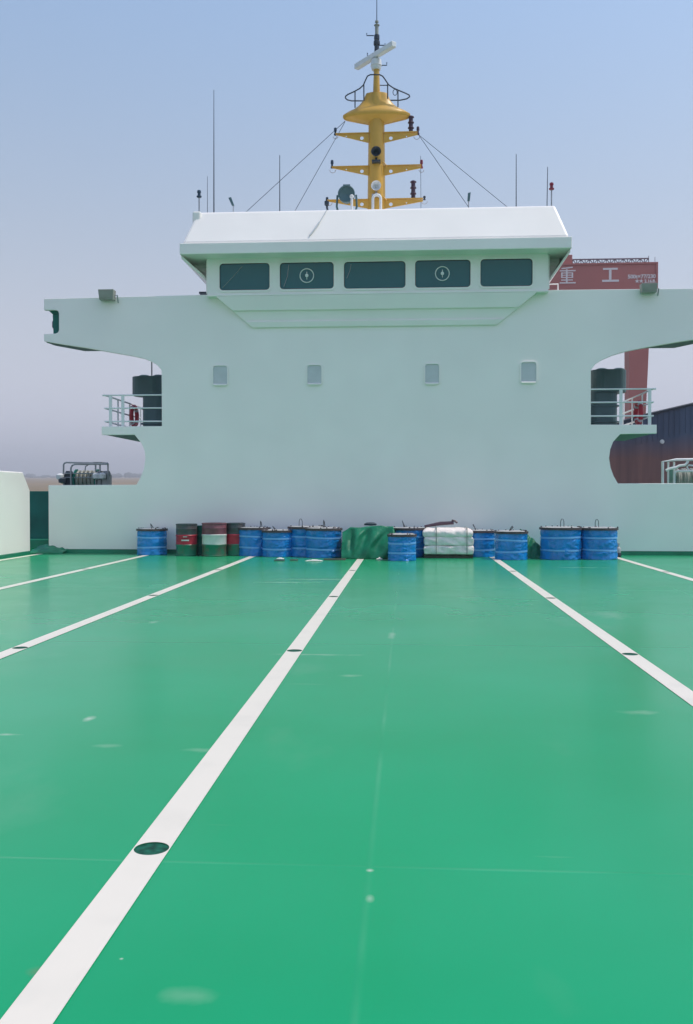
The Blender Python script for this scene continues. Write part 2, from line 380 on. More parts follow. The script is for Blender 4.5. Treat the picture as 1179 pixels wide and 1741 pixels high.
b = MB(); b.box(Lx, q(1340, 943)[0], YW - 0.03, YW - 0.002, 0.003, 0.115); b.build('green_skirting', GREEN, house)
xl, xr = q(279, 700)[0], q(1001, 700)[0]; ztop = q(640, 500)[1] - 0.06
b = MB(); b.box(xl, xr, YW + WT + 0.004, 34.0, 0.004, ztop); b.build('house_body', WHITE, house)
# wings: decks and outboard ends behind the front wall
for sgn, pts, lab in ((-1, None, 'wing_deck'), (1, None, 'wing_deck')):
    zt = q(75, 580)[1] - 0.02 if sgn < 0 else q(1215, 574)[1] - 0.0
    xo = q(75, 580)[0] + 0.02 if sgn < 0 else q(1215, 574)[0] - 0.02
    xi = xl if sgn < 0 else xr
    yb = YW + WT + 0.003
    poly = [(xi, yb), (xo, yb), (xo - sgn * 0.05, yb + 0.55), (xo - sgn * 0.55, yb + 1.6), (xi, yb + 1.6)]
    c = MB(); c.prism(poly, XY, zt, zt + 0.12); c.build('wing_deck', UNDERSHADE, house)
    c = MB()                                                # inner bulwark at the back of the wing, with the sidelight recess in its end
    zc = q(75, 508)[1] if sgn < 0 else q(1215, 491)[1]
    c.box(min(xo - sgn * 0.55, xi), max(xo - sgn * 0.55, xi), yb + 1.5, yb + 1.6, zt + 0.124, zc - 0.05)
    c.build('wing_bulwark', WHITE, house, 0.01)
    if sgn < 0:
        c = MB(); x1 = q(104, 545)[0]; x0 = q(86.5, 545)[0]
        c.hexa([(x0 + 0.02, yb, q(75, 567)[1]), (x1, yb, q(75, 567)[1]), (x1, yb + 0.5, q(75, 567)[1]), (x0 + 0.02, yb + 0.5, q(75, 567)[1])],
               [(x0, yb, q(75, 533)[1]), (x1, yb, q(75, 533)[1]), (x1, yb + 0.5, q(75, 533)[1]), (x0, yb + 0.5, q(75, 533)[1])])
        c.hexa([(x0, yb, q(75, 533)[1] + 0.003), (x1, yb, q(75, 533)[1] + 0.003), (x1, yb + 0.5, q(75, 533)[1] + 0.003), (x0, yb + 0.5, q(75, 533)[1] + 0.003)],
               [(xo + 0.02, yb, q(75, 524)[1]), (x1, yb, q(75, 524)[1]), (x1, yb + 0.5, q(75, 524)[1]), (xo + 0.02, yb + 0.5, q(75, 524)[1])])
        c.build('sidelight_screen', DARKGREEN, house, 0.01)
        c = MB(); c.lathe([(0.06, -0.1), (0.075, -0.06), (0.075, 0.08), (0.05, 0.12)], (x0 - 0.03, yb + 0.25, q(75, 548)[1]), 16); c.build('sidelight', NAVYLAMP, house)
# balconies
def balcony(px0, px1, pyt, pyb, side):
    x0, zt = q(px0, pyt); x1 = q(px1, pyt)[0]; zb = q(px0, pyb)[1]
    xa, xb = (x0, xl) if side < 0 else (xr, x1)
    c = MB(); c.box(xa + 0.004, xb - 0.004, YW + WT + 0.003, YW + 3.7, zb + 0.05, zt - 0.005); c.build('balcony', WHITE, house, 0.01)
    c = MB(); c.box(xa + 0.004, xb - 0.004, YW + WT + 0.003, YW + 3.7, zb + 0.012, zb + 0.047); c.build('balcony_shade_plate', UNDERSHADE, house)  # thin plate whose dark colour carries the shade under the balcony
    return xa, xb, zt
bl = balcony(173, 275, 725, 739, -1)
br = balcony(1005, 1117, 722, 737, 1)
def railing(xa, xb, zt, side, pys, posts):
    # pys: photo heights of the three rails at the front; front rails run to the house, side rails run aft
    xo = xa + 0.08 if side < 0 else xb - 0.08; xi = xl if side < 0 else xr
    yf, yr = YW + 0.07, YW + 3.6
    zs = [q(640, y)[1] for y in pys]
    c = MB()
    for z in zs: c.tube([(xi, yf, z), (xo, yf, z)], 0.020, 8)
    for z in zs: c.tube([(xo, yf, z), (xo, yr, z)], 0.024, 8)
    c.tube([(xo + side * 0.07, yf, zs[0]), (xo, yf, zs[0])], 0.024, 8)
    c.build('rail', WHITE2, house)
    for pxp in posts:
        xp = q(pxp, 700)[0]; c = MB(); c.box(xp - 0.042, xp + 0.042, yf - 0.012, yf + 0.012, zt - 0.02, zs[0]); c.build('rail_post', WHITE2, house)
    for k in range(1, 4):
        yy = yf + (yr - yf) * k / 3.0; c = MB(); c.box(xo - 0.012, xo + 0.012, yy - 0.04, yy + 0.04, zt - 0.02, zs[0]); c.build('rail_post', WHITE2, house)
    return xo, yf, zs
rl = railing(*bl, -1, (668.5, 691, 714), (187, 208))
rr = railing(*br, 1, (664, 686, 709), (1057, 1106))

# rectangular deadlights in the wall
for (x0, x1, y0, y1) in ((361, 389, 620, 657), (521, 549, 619, 656), (721, 749, 617, 655), (884, 914, 614, 653)):
    a, c_ = q(x0, y1), q(x1, y0)
    fr = MB(); fr.prism(rrect(a[0], c_[0], a[1], c_[1], 0.115), XZ, YW - 0.035, YW - 0.001, [rrect(a[0] + .035, c_[0] - .035, a[1] + .035, c_[1] - .035, 0.06)[::-1]])
    fo = fr.build('deadlight', WHITE, house, 0.006)
    pn = MB(); pn.prism(rrect(a[0] + .037, c_[0] - .037, a[1] + .037, c_[1] - .037, 0.06), XZ, YW - 0.012, YW - 0.0015); po = pn.build('pane', LIDPAINT, fo)
    sl_ = MB(); sl_.hexa([(a[0] + .05, YW - 0.06, a[1] + .03), (c_[0] - .05, YW - 0.06, a[1] + .03), (c_[0] - .05, YW - 0.013, a[1] + .03), (a[0] + .05, YW - 0.013, a[1] + .03)],
                         [(a[0] + .05, YW - 0.055, a[1] + .045), (c_[0] - .05, YW - 0.055, a[1] + .045), (c_[0] - .05, YW - 0.013, a[1] + .07), (a[0] + .05, YW - 0.013, a[1] + .07)])
    sl_.build('sill', WHITE, fo)

# wheelhouse front: raked plate with five rounded openings
YB, YT, YE, YR = 25.53, 25.52, 25.00, 25.62                 # sill, head, eave and roof-edge planes
zb, zt = q(640, 497, YB)[1], q(640, 424, YT)[1]
def yat(z): return YB + (YT - YB) * (z - zb) / (zt - zb)
def FR(u, v, d): return (u, yat(v) + d, v)
def wq(px, py):
    Y = YB
    for _ in range(6): p = at(px, py, Y); Y = yat(p.z)
    return (p.x, p.z)
face = [(wq(353, 497)[0], zb), (wq(932, 492)[0], zb), (wq(932, 430)[0], zt), (wq(352, 430)[0], zt)]
wins = [(373.5, 459, 447.5, 493.5), (476, 568, 446, 491.5), (585, 690, 444.5, 490.5), (706, 800.5, 442, 489), (817, 906, 440, 487)]
WR = []
for (x0, x1, y0, y1) in wins:
    a, c_ = wq((x0 + x1) / 2, y1), wq((x0 + x1) / 2, y0)
    xa, xb = wq(x0, (y0 + y1) / 2)[0], wq(x1, (y0 + y1) / 2)[0]
    WR.append((xa, xb, a[1], c_[1]))
b = MB(); b.prism(face, FR, 0.0, 0.08, [rrect(*w_, 0.10)[::-1] for w_ in WR]); b.build('wheelhouse_front', WHITE, house, 0.006)
b = MB(); b.hexa([(face[0][0], yat(zb) + 0.084, zb), (face[1][0], yat(zb) + 0.084, zb), (face[1][0], 31, zb), (face[0][0], 31, zb)],
                 [(face[0][0], YT + 0.5, zt), (face[1][0], YT + 0.5, zt), (face[1][0], 31, zt), (face[0][0], 31, zt)])
b.build('wheelhouse_body', WHITE, house)
for i, w_ in enumerate(WR):
    fr = MB(); fr.prism(rrect(w_[0] - .05, w_[1] + .05, w_[2] - .05, w_[3] + .05, 0.14), FR, -0.018, -0.001, [rrect(w_[0] + .004, w_[1] - .004, w_[2] + .004, w_[3] - .004, 0.097)[::-1]])
    fo = fr.build('window', WHITE, house, 0.004)
    gk = MB(); gk.prism(rrect(w_[0] + .0045, w_[1] - .0045, w_[2] + .0045, w_[3] - .0045, 0.096), FR, 0.004, 0.030, [rrect(w_[0] + .022, w_[1] - .022, w_[2] + .022, w_[3] - .022, 0.08)[::-1]])
    gk.build('gasket', RUBBER, fo)
    pn = MB(); pn.prism(rrect(w_[0] + .0225, w_[1] - .0225, w_[2] + .0225, w_[3] - .0225, 0.08), FR, 0.016, 0.028); pn.build('pane', GLASS, fo)
    if i in (1, 3):
        cpx = (522, 468.5) if i == 1 else (752.5, 465)
        cu, cv = wq(*cpx); rr_ = 0.185; cs = MB()
        cs.tube([FR(cu + rr_ * math.cos(2 * PI * k / 32), cv + rr_ * math.sin(2 * PI * k / 32), 0.004) for k in range(32)], 0.014, 6, True)
        cs.tube([FR(cu, cv, 0.016), FR(cu, cv, -0.03)], 0.045, 12)
        cs.tube([FR(cu, cv - rr_ * 0.55, 0.004), FR(cu, cv + rr_ * 0.55, 0.004)], 0.010, 6)
        cs.build('clear_view_screen', WHITE2, fo)
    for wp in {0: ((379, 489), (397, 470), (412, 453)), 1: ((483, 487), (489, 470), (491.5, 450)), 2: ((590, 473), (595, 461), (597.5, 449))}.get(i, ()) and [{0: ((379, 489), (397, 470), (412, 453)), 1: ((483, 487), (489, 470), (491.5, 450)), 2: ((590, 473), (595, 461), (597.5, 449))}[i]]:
        cs = MB(); cs.tube([FR(*wq(*p_), 0.004) for p_ in wp], 0.009, 6); cs.build('reflection_streak', STEEL, fo)  # pale rods added in place of reflection streaks on the glass
# sill ledge, stepped undercut below the windows
b = MB(); b.box(face[0][0] - 0.02, face[1][0] + 0.02, YB - 0.03, YW - 0.003, zb - 0.05, zb - 0.003); b.build('sill_ledge', WHITE, house, 0.008)
def up(t, pl, pr, Y): return None
lev = [((368, 501.5), (913, 494), YB + 0.03), ((397, 528), (885, 521), None), ((417, 546), (860, 541), None), ((430, 557), (845, 552.5), YW - 0.004)]
zl = q(640, 555)[1]; z0 = zb - 0.053
b = MB()
N3 = 3; xs = []
for k, t in enumerate((0.0, 0.46, 0.82, 1.0)):
    z = z0 + (zl - z0) * t; Y = (YB + 0.03) + (YW - 0.006 - YB - 0.03) * t
    pyl, pyr = 501.5 + (557 - 501.5) * t, 494 + (552.5 - 494) * t
    xs.append((at(368 + (430 - 368) * t, pyl, Y).x, at(913 + (845 - 913) * t, pyr, Y).x, Y, z))
for k in range(3):
    (a0, a1, Y0, z0_), (b0, b1, Y1, z1_) = xs[k], xs[k + 1]
    st = 0.055 * (1 if k % 2 == 0 else 0)
    b.hexa([(b0, Y1 - st, z1_ + 0.004), (b1, Y1 - st, z1_ + 0.004), (b1, YW - 0.003, z1_ + 0.004), (b0, YW - 0.003, z1_ + 0.004)],
           [(a0, Y0 - st, z0_), (a1, Y0 - st, z0_), (a1, YW - 0.003, z0_), (a0, YW - 0.003, z0_)])
    b.box(b0 + 0.02, b1 - 0.02, Y1 - 0.035, Y1 + 0.01, z1_ - 0.008, z1_ + 0.012)
b.build('undercut', WHITE, house, 0.004)

# roof: fascia, front slope with hipped ends, flat top
ze0, ze1 = q(640, 427, YE)[1], q(640, 407.5, YE)[1]
xel, xer = at(305.5, 420, YE).x, at(973, 410, YE).x
xtl, xtr = at(336, 365, YR).x, at(944.5, 349, YR).x
zr = q(640, 354.5, YR)[1]
b = MB(); b.box(xel, xer, YE, 32.0, ze0, ze1); b.build('roof_fascia', WHITE, house, 0.02)
b = MB()
e = 0.05
xm = xel + (xtl - xel) * 0.62; ym = YE + e + (YR - YE) * 0.55; zm = ze1 + 0.003 + (zr - ze1) * 0.55
b.hexa([(xel + e, YE + e, ze1 + 0.003), (xer - e, YE + e, ze1 + 0.003), (xer - e, 31.9, ze1 + 0.003), (xel + e, 31.9, ze1 + 0.003)],
       [(xtl, YR, zr), (xtr, YR, zr), (xtr, 31.6, zr), (xtl, 31.6, zr)])
b.build('roof', WHITE, house, 0.07)
b = MB(); b.box(xtl - 0.115, xtl + 0.12, YR - 0.14, YR + 0.7, zr - 0.36, zr - 0.012); b.build('roof_corner_block', WHITE, house, 0.05)
# flared side eaves: sloping outer skins that leave an open, shaded pocket beside the wheelhouse
for sgn in (-1, 1):
    xo = xel + 0.03 if sgn < 0 else xer - 0.03
    xi = face[0][0] if sgn < 0 else face[1][0]
    zl_ = q(640, 474, YT)[1] if sgn < 0 else q(640, 486, YT)[1]
    sgt = 0.05
    c = MB()
    c.hexa([(xi + sgn * 0.003, YT + 0.25, zl_), (xi + sgn * 0.003, 31.0, zl_), (xi + sgn * 0.003, 31.0, zl_ + 0.09), (xi + sgn * 0.003, YT + 0.25, zl_ + 0.09)],
           [(xo, YE + 0.08, ze0 - 0.09), (xo, 31.0, ze0 - 0.09), (xo, 31.0, ze0 - 0.003), (xo, YE + 0.08, ze0 - 0.003)])
    c.build('eave_skin', WHITE, house)
    yk = YT + 0.55
    q0, q1 = xi + sgn * 0.004, xo - sgn * 0.12
    pl = [(q0, zl_ + 0.1), (q0 + sgn * 0.03, zl_ + 0.1), (q1, ze0 - 0.1), (q1, ze0 - 0.004), (q0, ze0 - 0.004)]
    if sgn > 0: pl = pl[::-1]
    c = MB(); c.prism(pl, XZ, yk, yk + 0.04)
    for k in range(5):
        zz_ = ze0 - 0.09 - k * 0.13
        xe = q0 + (q1 - q0) * max(0.08, min(1, (zz_ - zl_ - 0.12) / (ze0 - zl_ - 0.2)))
        c.box(min(q0, xe), max(q0, xe), yk - 0.03, yk + 0.002, zz_, zz_ + 0.03)
    c.build('eave_bulkhead', WHITE, house)
    c = MB(); c.box(min(q0, q0 + sgn * .05), max(q0, q0 + sgn * .05), YT + 0.1, YT + 0.16, zb + 0.05, ze0 - 0.004); c.build('corner_post', WHITE, house, .008)
b = MB(); p = at(340, 499, 26.5); b.box(p.x, face[0][0] - 0.01, 26.4, 27.5, p.z - 0.02, p.z + 0.03); b.build('step_plate', DARKSTEEL, house)
b = MB(); p = at(931, 490, 27.0); p2 = at(949, 483, 27.0)
b.tube([(p.x, 27, p.z - 0.15), (p.x, 27, p2.z), (p2.x, 27, p2.z), (p2.x, 27, p.z - 0.15)], 0.025, 6); b.build('hand_grip', WHITE2, house)
# thin grey tubes added in place of a shadow stripe on the roof slope
b = MB()
def onroof(px, py):
    Y = YE
    for _ in range(12): pp = at(px, py, Y); Y = YE + e + (YR - YE - e) * max(0, min(1, (pp.z - ze1) / (zr - ze1)))
    return at(px, py, Y) + Vector((0, -0.02, 0.025))
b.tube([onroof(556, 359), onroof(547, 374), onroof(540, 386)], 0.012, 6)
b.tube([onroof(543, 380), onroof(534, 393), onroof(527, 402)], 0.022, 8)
b.build('roof_shadow_stripe', LIDPAINT, house)

# floodlights on the wing tops
def flood(px0, px1, py0, py1, lab):
    Y = YW - 0.12; a = at(px0, py1, Y); c_ = at(px1, py0, Y); xm_ = (a.x + c_.x) / 2
    t = thing('floodlight', (xm_, Y, a.z), lab, 'floodlight', 'floodlights hung on the bridge wings')
    m = MB(); m.hexa([(a.x + .02, Y - .12, a.z), (c_.x - .02, Y - .12, a.z), (c_.x - .02, Y + .10, a.z), (a.x + .02, Y + .10, a.z)],
                     [(a.x, Y - .16, c_.z), (c_.x, Y - .16, c_.z), (c_.x, Y + .10, c_.z), (a.x, Y + .10, c_.z)]); m.build('housing', BEIGEGREY, t, 0.012)
    m = MB(); m.prism(rrect(a.x + .05, c_.x - .05, a.z + .05, c_.z - .04, .02), lambda u, v, d: (u, Y - .124 - .04 * (v - a.z) / (c_.z - a.z) + d, v), -0.006, 0.0); m.build('lens', BEIGEGREY, t)
    m = MB(); m.tube([(c_.x - .01, Y, (a.z + c_.z) / 2), (c_.x + .06, Y, (a.z + c_.z) / 2), (c_.x + .06, Y + .1, a.z - .05)], 0.018, 6); m.build('bracket', STEEL, t)
flood(170, 196, 493.5, 511, 'beige-grey box floodlight hung over the top edge of the left bridge wing')
flood(1089, 1116.5, 483, 498.5, 'beige-grey box floodlight on the right bridge wing before the red crane beam')

# dark ventilators on the balconies
def ventilator(px0, px1, px2, pyt, pym, pyb, zfoot, lab, side):
    Y = 27.9; xo, xi_ = (at(px0, 650, Y).x, at(px1, 650, Y).x) if side < 0 else (at(px1, 650, Y).x, at(px0, 650, Y).x)
    zt_, zm_ = at(640, pyt, Y).z, at(640, pym, Y).z; xt = at(px2, 700, Y).x
    t = thing('ventilator', ((xt + xi_) / 2, Y, zfoot), lab, 'ventilator', 'dark ventilators on the bridge balconies')
    xa, xb = min(xo, xi_), max(xo, xi_)
    m = MB(); m.prism(rrect(xa, xb, Y - 0.45, Y + 0.45, 0.34), XY, zm_, zt_); m.build('hood', VENT, t, 0.03)
    ta, tb = min(xt, xi_), max(xt, xi_)
    m = MB(); m.prism(rrect(ta, tb - (0.02 if side > 0 else 0), Y - 0.33, Y + 0.33, 0.22), XY, zfoot, zm_ - 0.003); m.build('trunk', VENT, t)
    for z in (zfoot + 0.02, zfoot + 0.2, zfoot + (zm_ - zfoot) * 0.62):
        m = MB(); m.prism(rrect(ta - .05, tb + .03, Y - 0.37, Y + 0.37, 0.2), XY, z, z + 0.04); m.build('flange', VENT, t)
    for f in (0.35, 0.82):
        m = MB(); m.lathe([(0.17, zt_ - 0.01), (0.17, zt_ + 0.05), (0.10, zt_ + 0.08), (0, zt_ + 0.085)], (xa + (xb - xa) * f, Y, 0), 16); m.build('lid', VENT, t)
    return t
ventilator(228, 279, 245.5, 639, 671, 724, bl[2], 'dark slate-green wide-hooded ventilator on the left balcony, red lifebuoy left of it', -1)
ventilator(1002, 1063, 1049, 634, 671, 722, br[2], 'dark slate-green ventilator with a wide hood behind the right balcony railing', 1)
b = MB(); p = at(258.5, 640, 27.9); b.tube([(p.x, 27.9, p.z - 0.01), (p.x, 27.9, at(258, 600, 27.9).z)], 0.022, 6)
tag(b.build('pole', STEEL), 'thin grey pole rising from the ventilator on the left balcony up to the wing', 'pole')
# lifebuoys hung on the side rails
def buoy(xo, Y, zc, lab):
    t = thing('lifebuoy', (xo, Y, zc - 0.36), lab, 'lifebuoy', 'lifebuoys hung on the balcony side railings')
    m = MB(); m.tube([(xo, Y + 0.29 * math.cos(2 * PI * k / 28), zc + 0.29 * math.sin(2 * PI * k / 28)) for k in range(28)], 0.065, 10, True); m.build('ring', BUOYRED, t)
    for a in (45, 135, 225, 315):
        m = MB(); cc, ss = math.cos(R(a)), math.sin(R(a)); m.tube([(xo, Y + 0.29 * cc - 0.04 * ss, zc + 0.29 * ss + 0.04 * cc), (xo, Y + 0.29 * cc + 0.04 * ss, zc + 0.29 * ss - 0.04 * cc)], 0.069, 10)
        m.build('reflective_band', TOPSHEET, t)
buoy(rl[0] + 0.10, 28.3, bl[2] + 0.50, 'red lifebuoy hung on the side railing of the left balcony')
buoy(rr[0] - 0.10, 27.0, br[2] + 0.42, 'red lifebuoy hung on the side railing of the right balcony')

# ---------------------------------------------------------------- mast
YM = 28.6
def mq(px, py, Y=YM): p = at(px, py, Y); return (p.x, p.z)
ZR = zr                                                     # roof top
mx = mq(640.5, 300)[0]; k_ = YM / F
mast = thing('radar_mast', (mx, YM, ZR), 'yellow radar mast with three crosstrees and flared platform on the wheelhouse roof', 'mast')
zp = [mq(640, y)[1] for y in (356, 205)]
b = MB(); b.lathe([(15.5 * k_, ZR), (15.2 * k_, zp[0]), (13.4 * k_, zp[1] + 0.1), (12.0 * k_, mq(640, 178)[1]), (10.0 * k_, mq(640, 160)[1])], (mx, YM, 0), 32); b.build('column', YELLOW, mast)
b = MB()
prof = [(13.6, 212), (30, 208), (45, 204), (55, 201.5), (57, 199), (57, 195.5), (49, 190.5), (39, 186), (30, 179.5), (23.5, 172), (20, 164), (17.5, 159), (10, 157), (0.0, 156)]
b.lathe([(r_ * k_, mq(640, y)[1]) for r_, y in prof], (mx, YM, 0), 48, sy=0.36); b.build('platform', YELLOW, mast)
b = MB(); b.lathe([(6.0 * k_, mq(640, 158)[1]), (4.6 * k_, mq(640, 118)[1])], (mx, YM, 0), 16); b.build('upper_pole', YELLOW, mast)
for (yt, yb, yh, xlft, xrgt) in ((228.5, 245.5, 237.5, 571.5, 710), (284.5, 301, 293.5, 565, 716.5), (341, 357, 349.5, 557.5, 719.5)):
    for tip, sg in ((xlft, -1), (xrgt, 1)):
        base = 640.5 + sg * 13
        pl = [mq(base, yt), mq(tip, yt + 0.5), mq(tip, yt + 3.5), mq(base, yb)]
        if sg > 0: pl = pl[::-1]
        c1 = mq(base + sg * 11.5, yh); c2 = mq(base + sg * 38, yt + 6)
        hs = [circle(c1[0], c1[1], 3.1 * k_)[::-1], circle(c2[0], c2[1], 1.2 * k_, 10)[::-1]]
        c = MB(); c.prism(pl, XZ, YM - 0.13, YM - 0.10, hs); tz = mq(640, yt)[1]
        xa, xb = sorted((mq(base, yt)[0], mq(tip, yt)[0])); c.box(xa, xb, YM - 0.16, YM - 0.07, tz - 0.012, tz + 0.012)
        c.build('crosstree', YELLOW, mast)
def lamp(px, py0, py1, m, r=2.3, dY=0.0, parent=mast, name='navigation_light'):
    x, z0_ = mq(px, py1, YM + dY); z1_ = mq(px, py0, YM + dY)[1]; h = z1_ - z0_; rr_ = r * k_
    c = MB(); c.lathe([(rr_ * 1.1, z0_), (rr_ * 1.1, z0_ + h * .18), (rr_ * .75, z0_ + h * .22), (rr_ * .75, z0_ + h * .5), (rr_ * 1.15, z0_ + h * .54), (rr_ * 1.0, z0_ + h * .92), (rr_ * .4, z0_ + h)], (x, YM + dY, 0), 14)
    return c.build(name, m, parent)
lamp(570.5, 217, 230, NAVYLAMP); lamp(711, 215, 229, MAROONLAMP); lamp(565, 272, 286, NAVYLAMP); lamp(717, 271.5, 286, RED); lamp(556.5, 335, 348, DARKSTEEL, 2.2); lamp(722, 333, 340, DARKSTEEL, 2)
def lampstack(px, py0, py1):
    x, z0_ = mq(px, py1); z1_ = mq(px, py0)[1]; h = (z1_ - z0_); r_ = 4.6 * k_; pr = [(r_ * 1.35, z0_), (r_ * 1.3, z0_ + h * .06)]
    for i in range(3):
        o_ = z0_ + h * (.08 + i * .30); pr += [(r_ * .8, o_), (r_ * .75, o_ + h * .19), (r_ * 1.15, o_ + h * .22), (r_ * 1.1, o_ + h * .27)]
    pr += [(r_ * .5, z1_)]
    c = MB(); c.lathe(pr, (x, YM, 0), 16); c.build('light_stack', MAROONLAMP, mast)
lampstack(699, 197, 227.5); lampstack(703, 307, 340)
# hanging cable loops under the tips
for (px, py, s_) in ((571, 232, 4), (709, 232, 5), (566, 289, 5), (717, 289, 4), (722, 342, 5), (560, 345, 5)):
    x, z = mq(px, py); rr_ = s_ * k_
    c = MB(); c.tube([(x + rr_ * math.cos(PI + PI * k / 8), YM, z + rr_ * math.sin(PI + PI * k / 8)) for k in range(9)], 0.010, 5); c.build('cable_loop', TOPSHEET, mast)
# horns and small gear on the column
def horn(py, m1, m2, name):
    x, z = mq(640, py, YM - 0.4); c = MB()
    c.lathe([(0.0, -0.02), (0.07, -0.02), (0.10, -0.10), (0.135, -0.22), (0.15, -0.24), (0.13, -0.225), (0.04, -0.06)], (x, YM - 0.28, z), 24, 'Y'); o = c.build(name, m1, mast)
    c = MB(); c.box(x - 0.13, x + 0.13, YM - 0.42, YM - 0.2, z - 0.27, z - 0.21); c.box(x - 0.03, x + 0.03, YM - 0.34, YM - 0.28, z - 0.21, z - 0.12); c.build('bracket', m2, o)
horn(259.5, DARKSTEEL, DARKSTEEL, 'horn'); horn(317.5, WHITE2, STEEL, 'loudhailer')
for py in (281, 340):
    x, z = mq(651, py); c = MB(); c.tube([(x - 0.1, YM - 0.15, z + 0.03), (x + 0.03, YM - 0.2, z + 0.03), (x + 0.12, YM - 0.2, z - 0.07), (x + 0.12, YM - 0.16, z - 0.12)], 0.014, 6); c.build('cable_loop', YELLOW, mast)
# platform railing: swept rail around the platform
def rp(px, py, dY=0.0): p = at(px, py, YM + dY); return (p.x, p.y, p.z)
c = MB()
c.tube([rp(641, 127, -.25), rp(630, 127, -.25), rp(625, 129.5, -.25), rp(622, 136, -.24), rp(618, 145, -.22), rp(612, 150.5, -.2), rp(602, 156, -.15), rp(592, 160.5, -.05), rp(588, 163.5, .1), rp(587.5, 166.5, .3), rp(591, 169.8, .5), rp(598, 171.5, .62), rp(620, 171.5, .7), rp(641, 171.5, .75),
        rp(662, 170.5, .7), rp(680, 170.5, .62), rp(692, 168, .5), rp(697, 164.5, .3), rp(696, 161.5, .1), rp(690, 158.5, -.05), rp(679, 154, -.15), rp(669, 149.5, -.2), rp(661, 144, -.22), rp(655, 135, -.24), rp(651, 129.5, -.25), rp(646, 127, -.25), rp(641, 127, -.25)], 0.020, 7)
for (px, y0, y1) in ((604, 155.5, 183), (619, 144, 171), (659.5, 142, 168), (677, 153, 182)):
    c.tube([rp(px, y0, -.18), rp(px, y1, -.18)], 0.019, 6)
c.tube([rp(646, 145, -.2), rp(660, 145, -.2)], 0.014, 6)
c.tube([rp(672 + 3.5 * math.cos(k * PI / 8), 157 + 5 * math.sin(k * PI / 8), -.2) for k in range(16)], 0.011, 6, True)
c.build('platform_railing', DARKSTEEL, mast)
# radar scanner
g = MB(); x, z0_ = mq(640, 119); z1_ = mq(640, 101)[1]
g.lathe([(0.13, z0_), (0.15, z0_ + 0.04), (0.15, z0_ + 0.10), (0.17, z0_ + 0.12), (0.15, z1_ - 0.02), (0.08, z1_), (0.06, z1_ + 0.12)], (x, YM, 0), 20); rad = g.build('radar', WHITE2, mast)
g = MB(); za = mq(638, 95)[1]; d = Vector((0.60, -0.72, 0)).normalized(); pv = Vector((-d.y, d.x, 0)); cc = Vector((mq(637.5, 95)[0], YM, za)); hl = 0.93
for s0, s1, hw, hh in ((-hl, hl, 0.085, 0.08),):
    g.hexa([cc + d * a + pv * w_ + Vector((0, 0, -hh)) for a, w_ in ((s0, -hw), (s1, -hw), (s1, hw), (s0, hw))], [cc + d * a + pv * w_ + Vector((0, 0, hh)) for a, w_ in ((s0, -hw), (s1, -hw), (s1, hw), (s0, hw))])
g.build('scanner', WHITE2, rad, 0.02)
# topmast with fittings and whip
YP = YM + 0.22
g = MB(); xt = mq(641, 60, YP)[0]
g.lathe([(0.055, mq(641, 118, YP)[1]), (0.055, mq(641, 44, YP)[1]), (0.085, mq(641, 44, YP)[1] + .01), (0.085, mq(641, 42.5, YP)[1]), (0.03, mq(641, 41, YP)[1]), (0.03, mq(641, 39, YP)[1]), (0.055, mq(641, 38, YP)[1]), (0.05, mq(641, 35.5, YP)[1]), (0.008, mq(641, 34, YP)[1])], (xt, YP, 0), 14)
tm = g.build('topmast', BEIGEGREY, mast)
g = MB()
for y0, y1, r_ in ((60, 68, .085), (70, 77, .1), (78, 88, .075), (88, 92, .09)): g.lathe([(r_ * .9, mq(641, y1, YP)[1]), (r_, mq(641, y1 - 2, YP)[1]), (r_ * .95, mq(641, y0, YP)[1])], (xt, YP, 0), 14)
g.build('clamp', DARKSTEEL, tm)
g = MB(); g.tube([(xt, YP, mq(641, 35, YP)[1]), (xt, YP, mq(641, -60, YP)[1])], [0.014, 0.007], 6); g.build('whip', NAVYLAMP, tm)
g = MB()
for (px0, px1, py, hk) in ((636, 624, 60.5, -4), (645, 655, 77, -3), (636, 625, 95, -5), (648, 658, 111, -5)):
    g.tube([(mq(px0, py, YP)[0], YP, mq(px0, py, YP)[1]), (mq(px1, py, YP)[0], YP, mq(px1, py, YP)[1]), (mq(px1, py + hk, YP)[0], YP, mq(px1, py + hk, YP)[1])], 0.016, 6)
g.build('hook_arm', NAVYLAMP, tm)
# wire from the right middle crosstree down to the roof
g = MB(); x = mq(715.5, 270)[0]; g.tube([(x, YM, mq(715, 265)[1]), (x + 0.02, YM, ZR)], 0.007, 5); g.build('signal_halyard', DARKSTEEL, mast)
# stays
for (p0, p1, Yb, lab) in (((587, 206), (422, 357.5), 27.0, 'longer, flatter wire stay left of the yellow mast, crossing the medium whip antenna'), ((587, 207), (503, 356.5), 26.2, 'shorter, steeper wire stay left of the yellow mast'),
                          ((712, 229), (858, 348), 27.0, 'longer, flatter wire stay right of the yellow mast'), ((712, 229), (797, 352), 26.2, 'shorter, steeper wire stay right of the yellow mast')):
    a = Vector(rp(*p0)); c_ = at(p1[0], p1[1], Yb); c_.z = max(c_.z, ZR)
    dd = (a - c_); foot = c_ - dd * ((c_.z - ZR) / dd.z) if c_.z > ZR else c_
    g = MB(); g.tube([a, foot], 0.008, 5); tag(g.build('mast_stay', DARKSTEEL), lab, 'wire stay', 'wire stays of the mast')

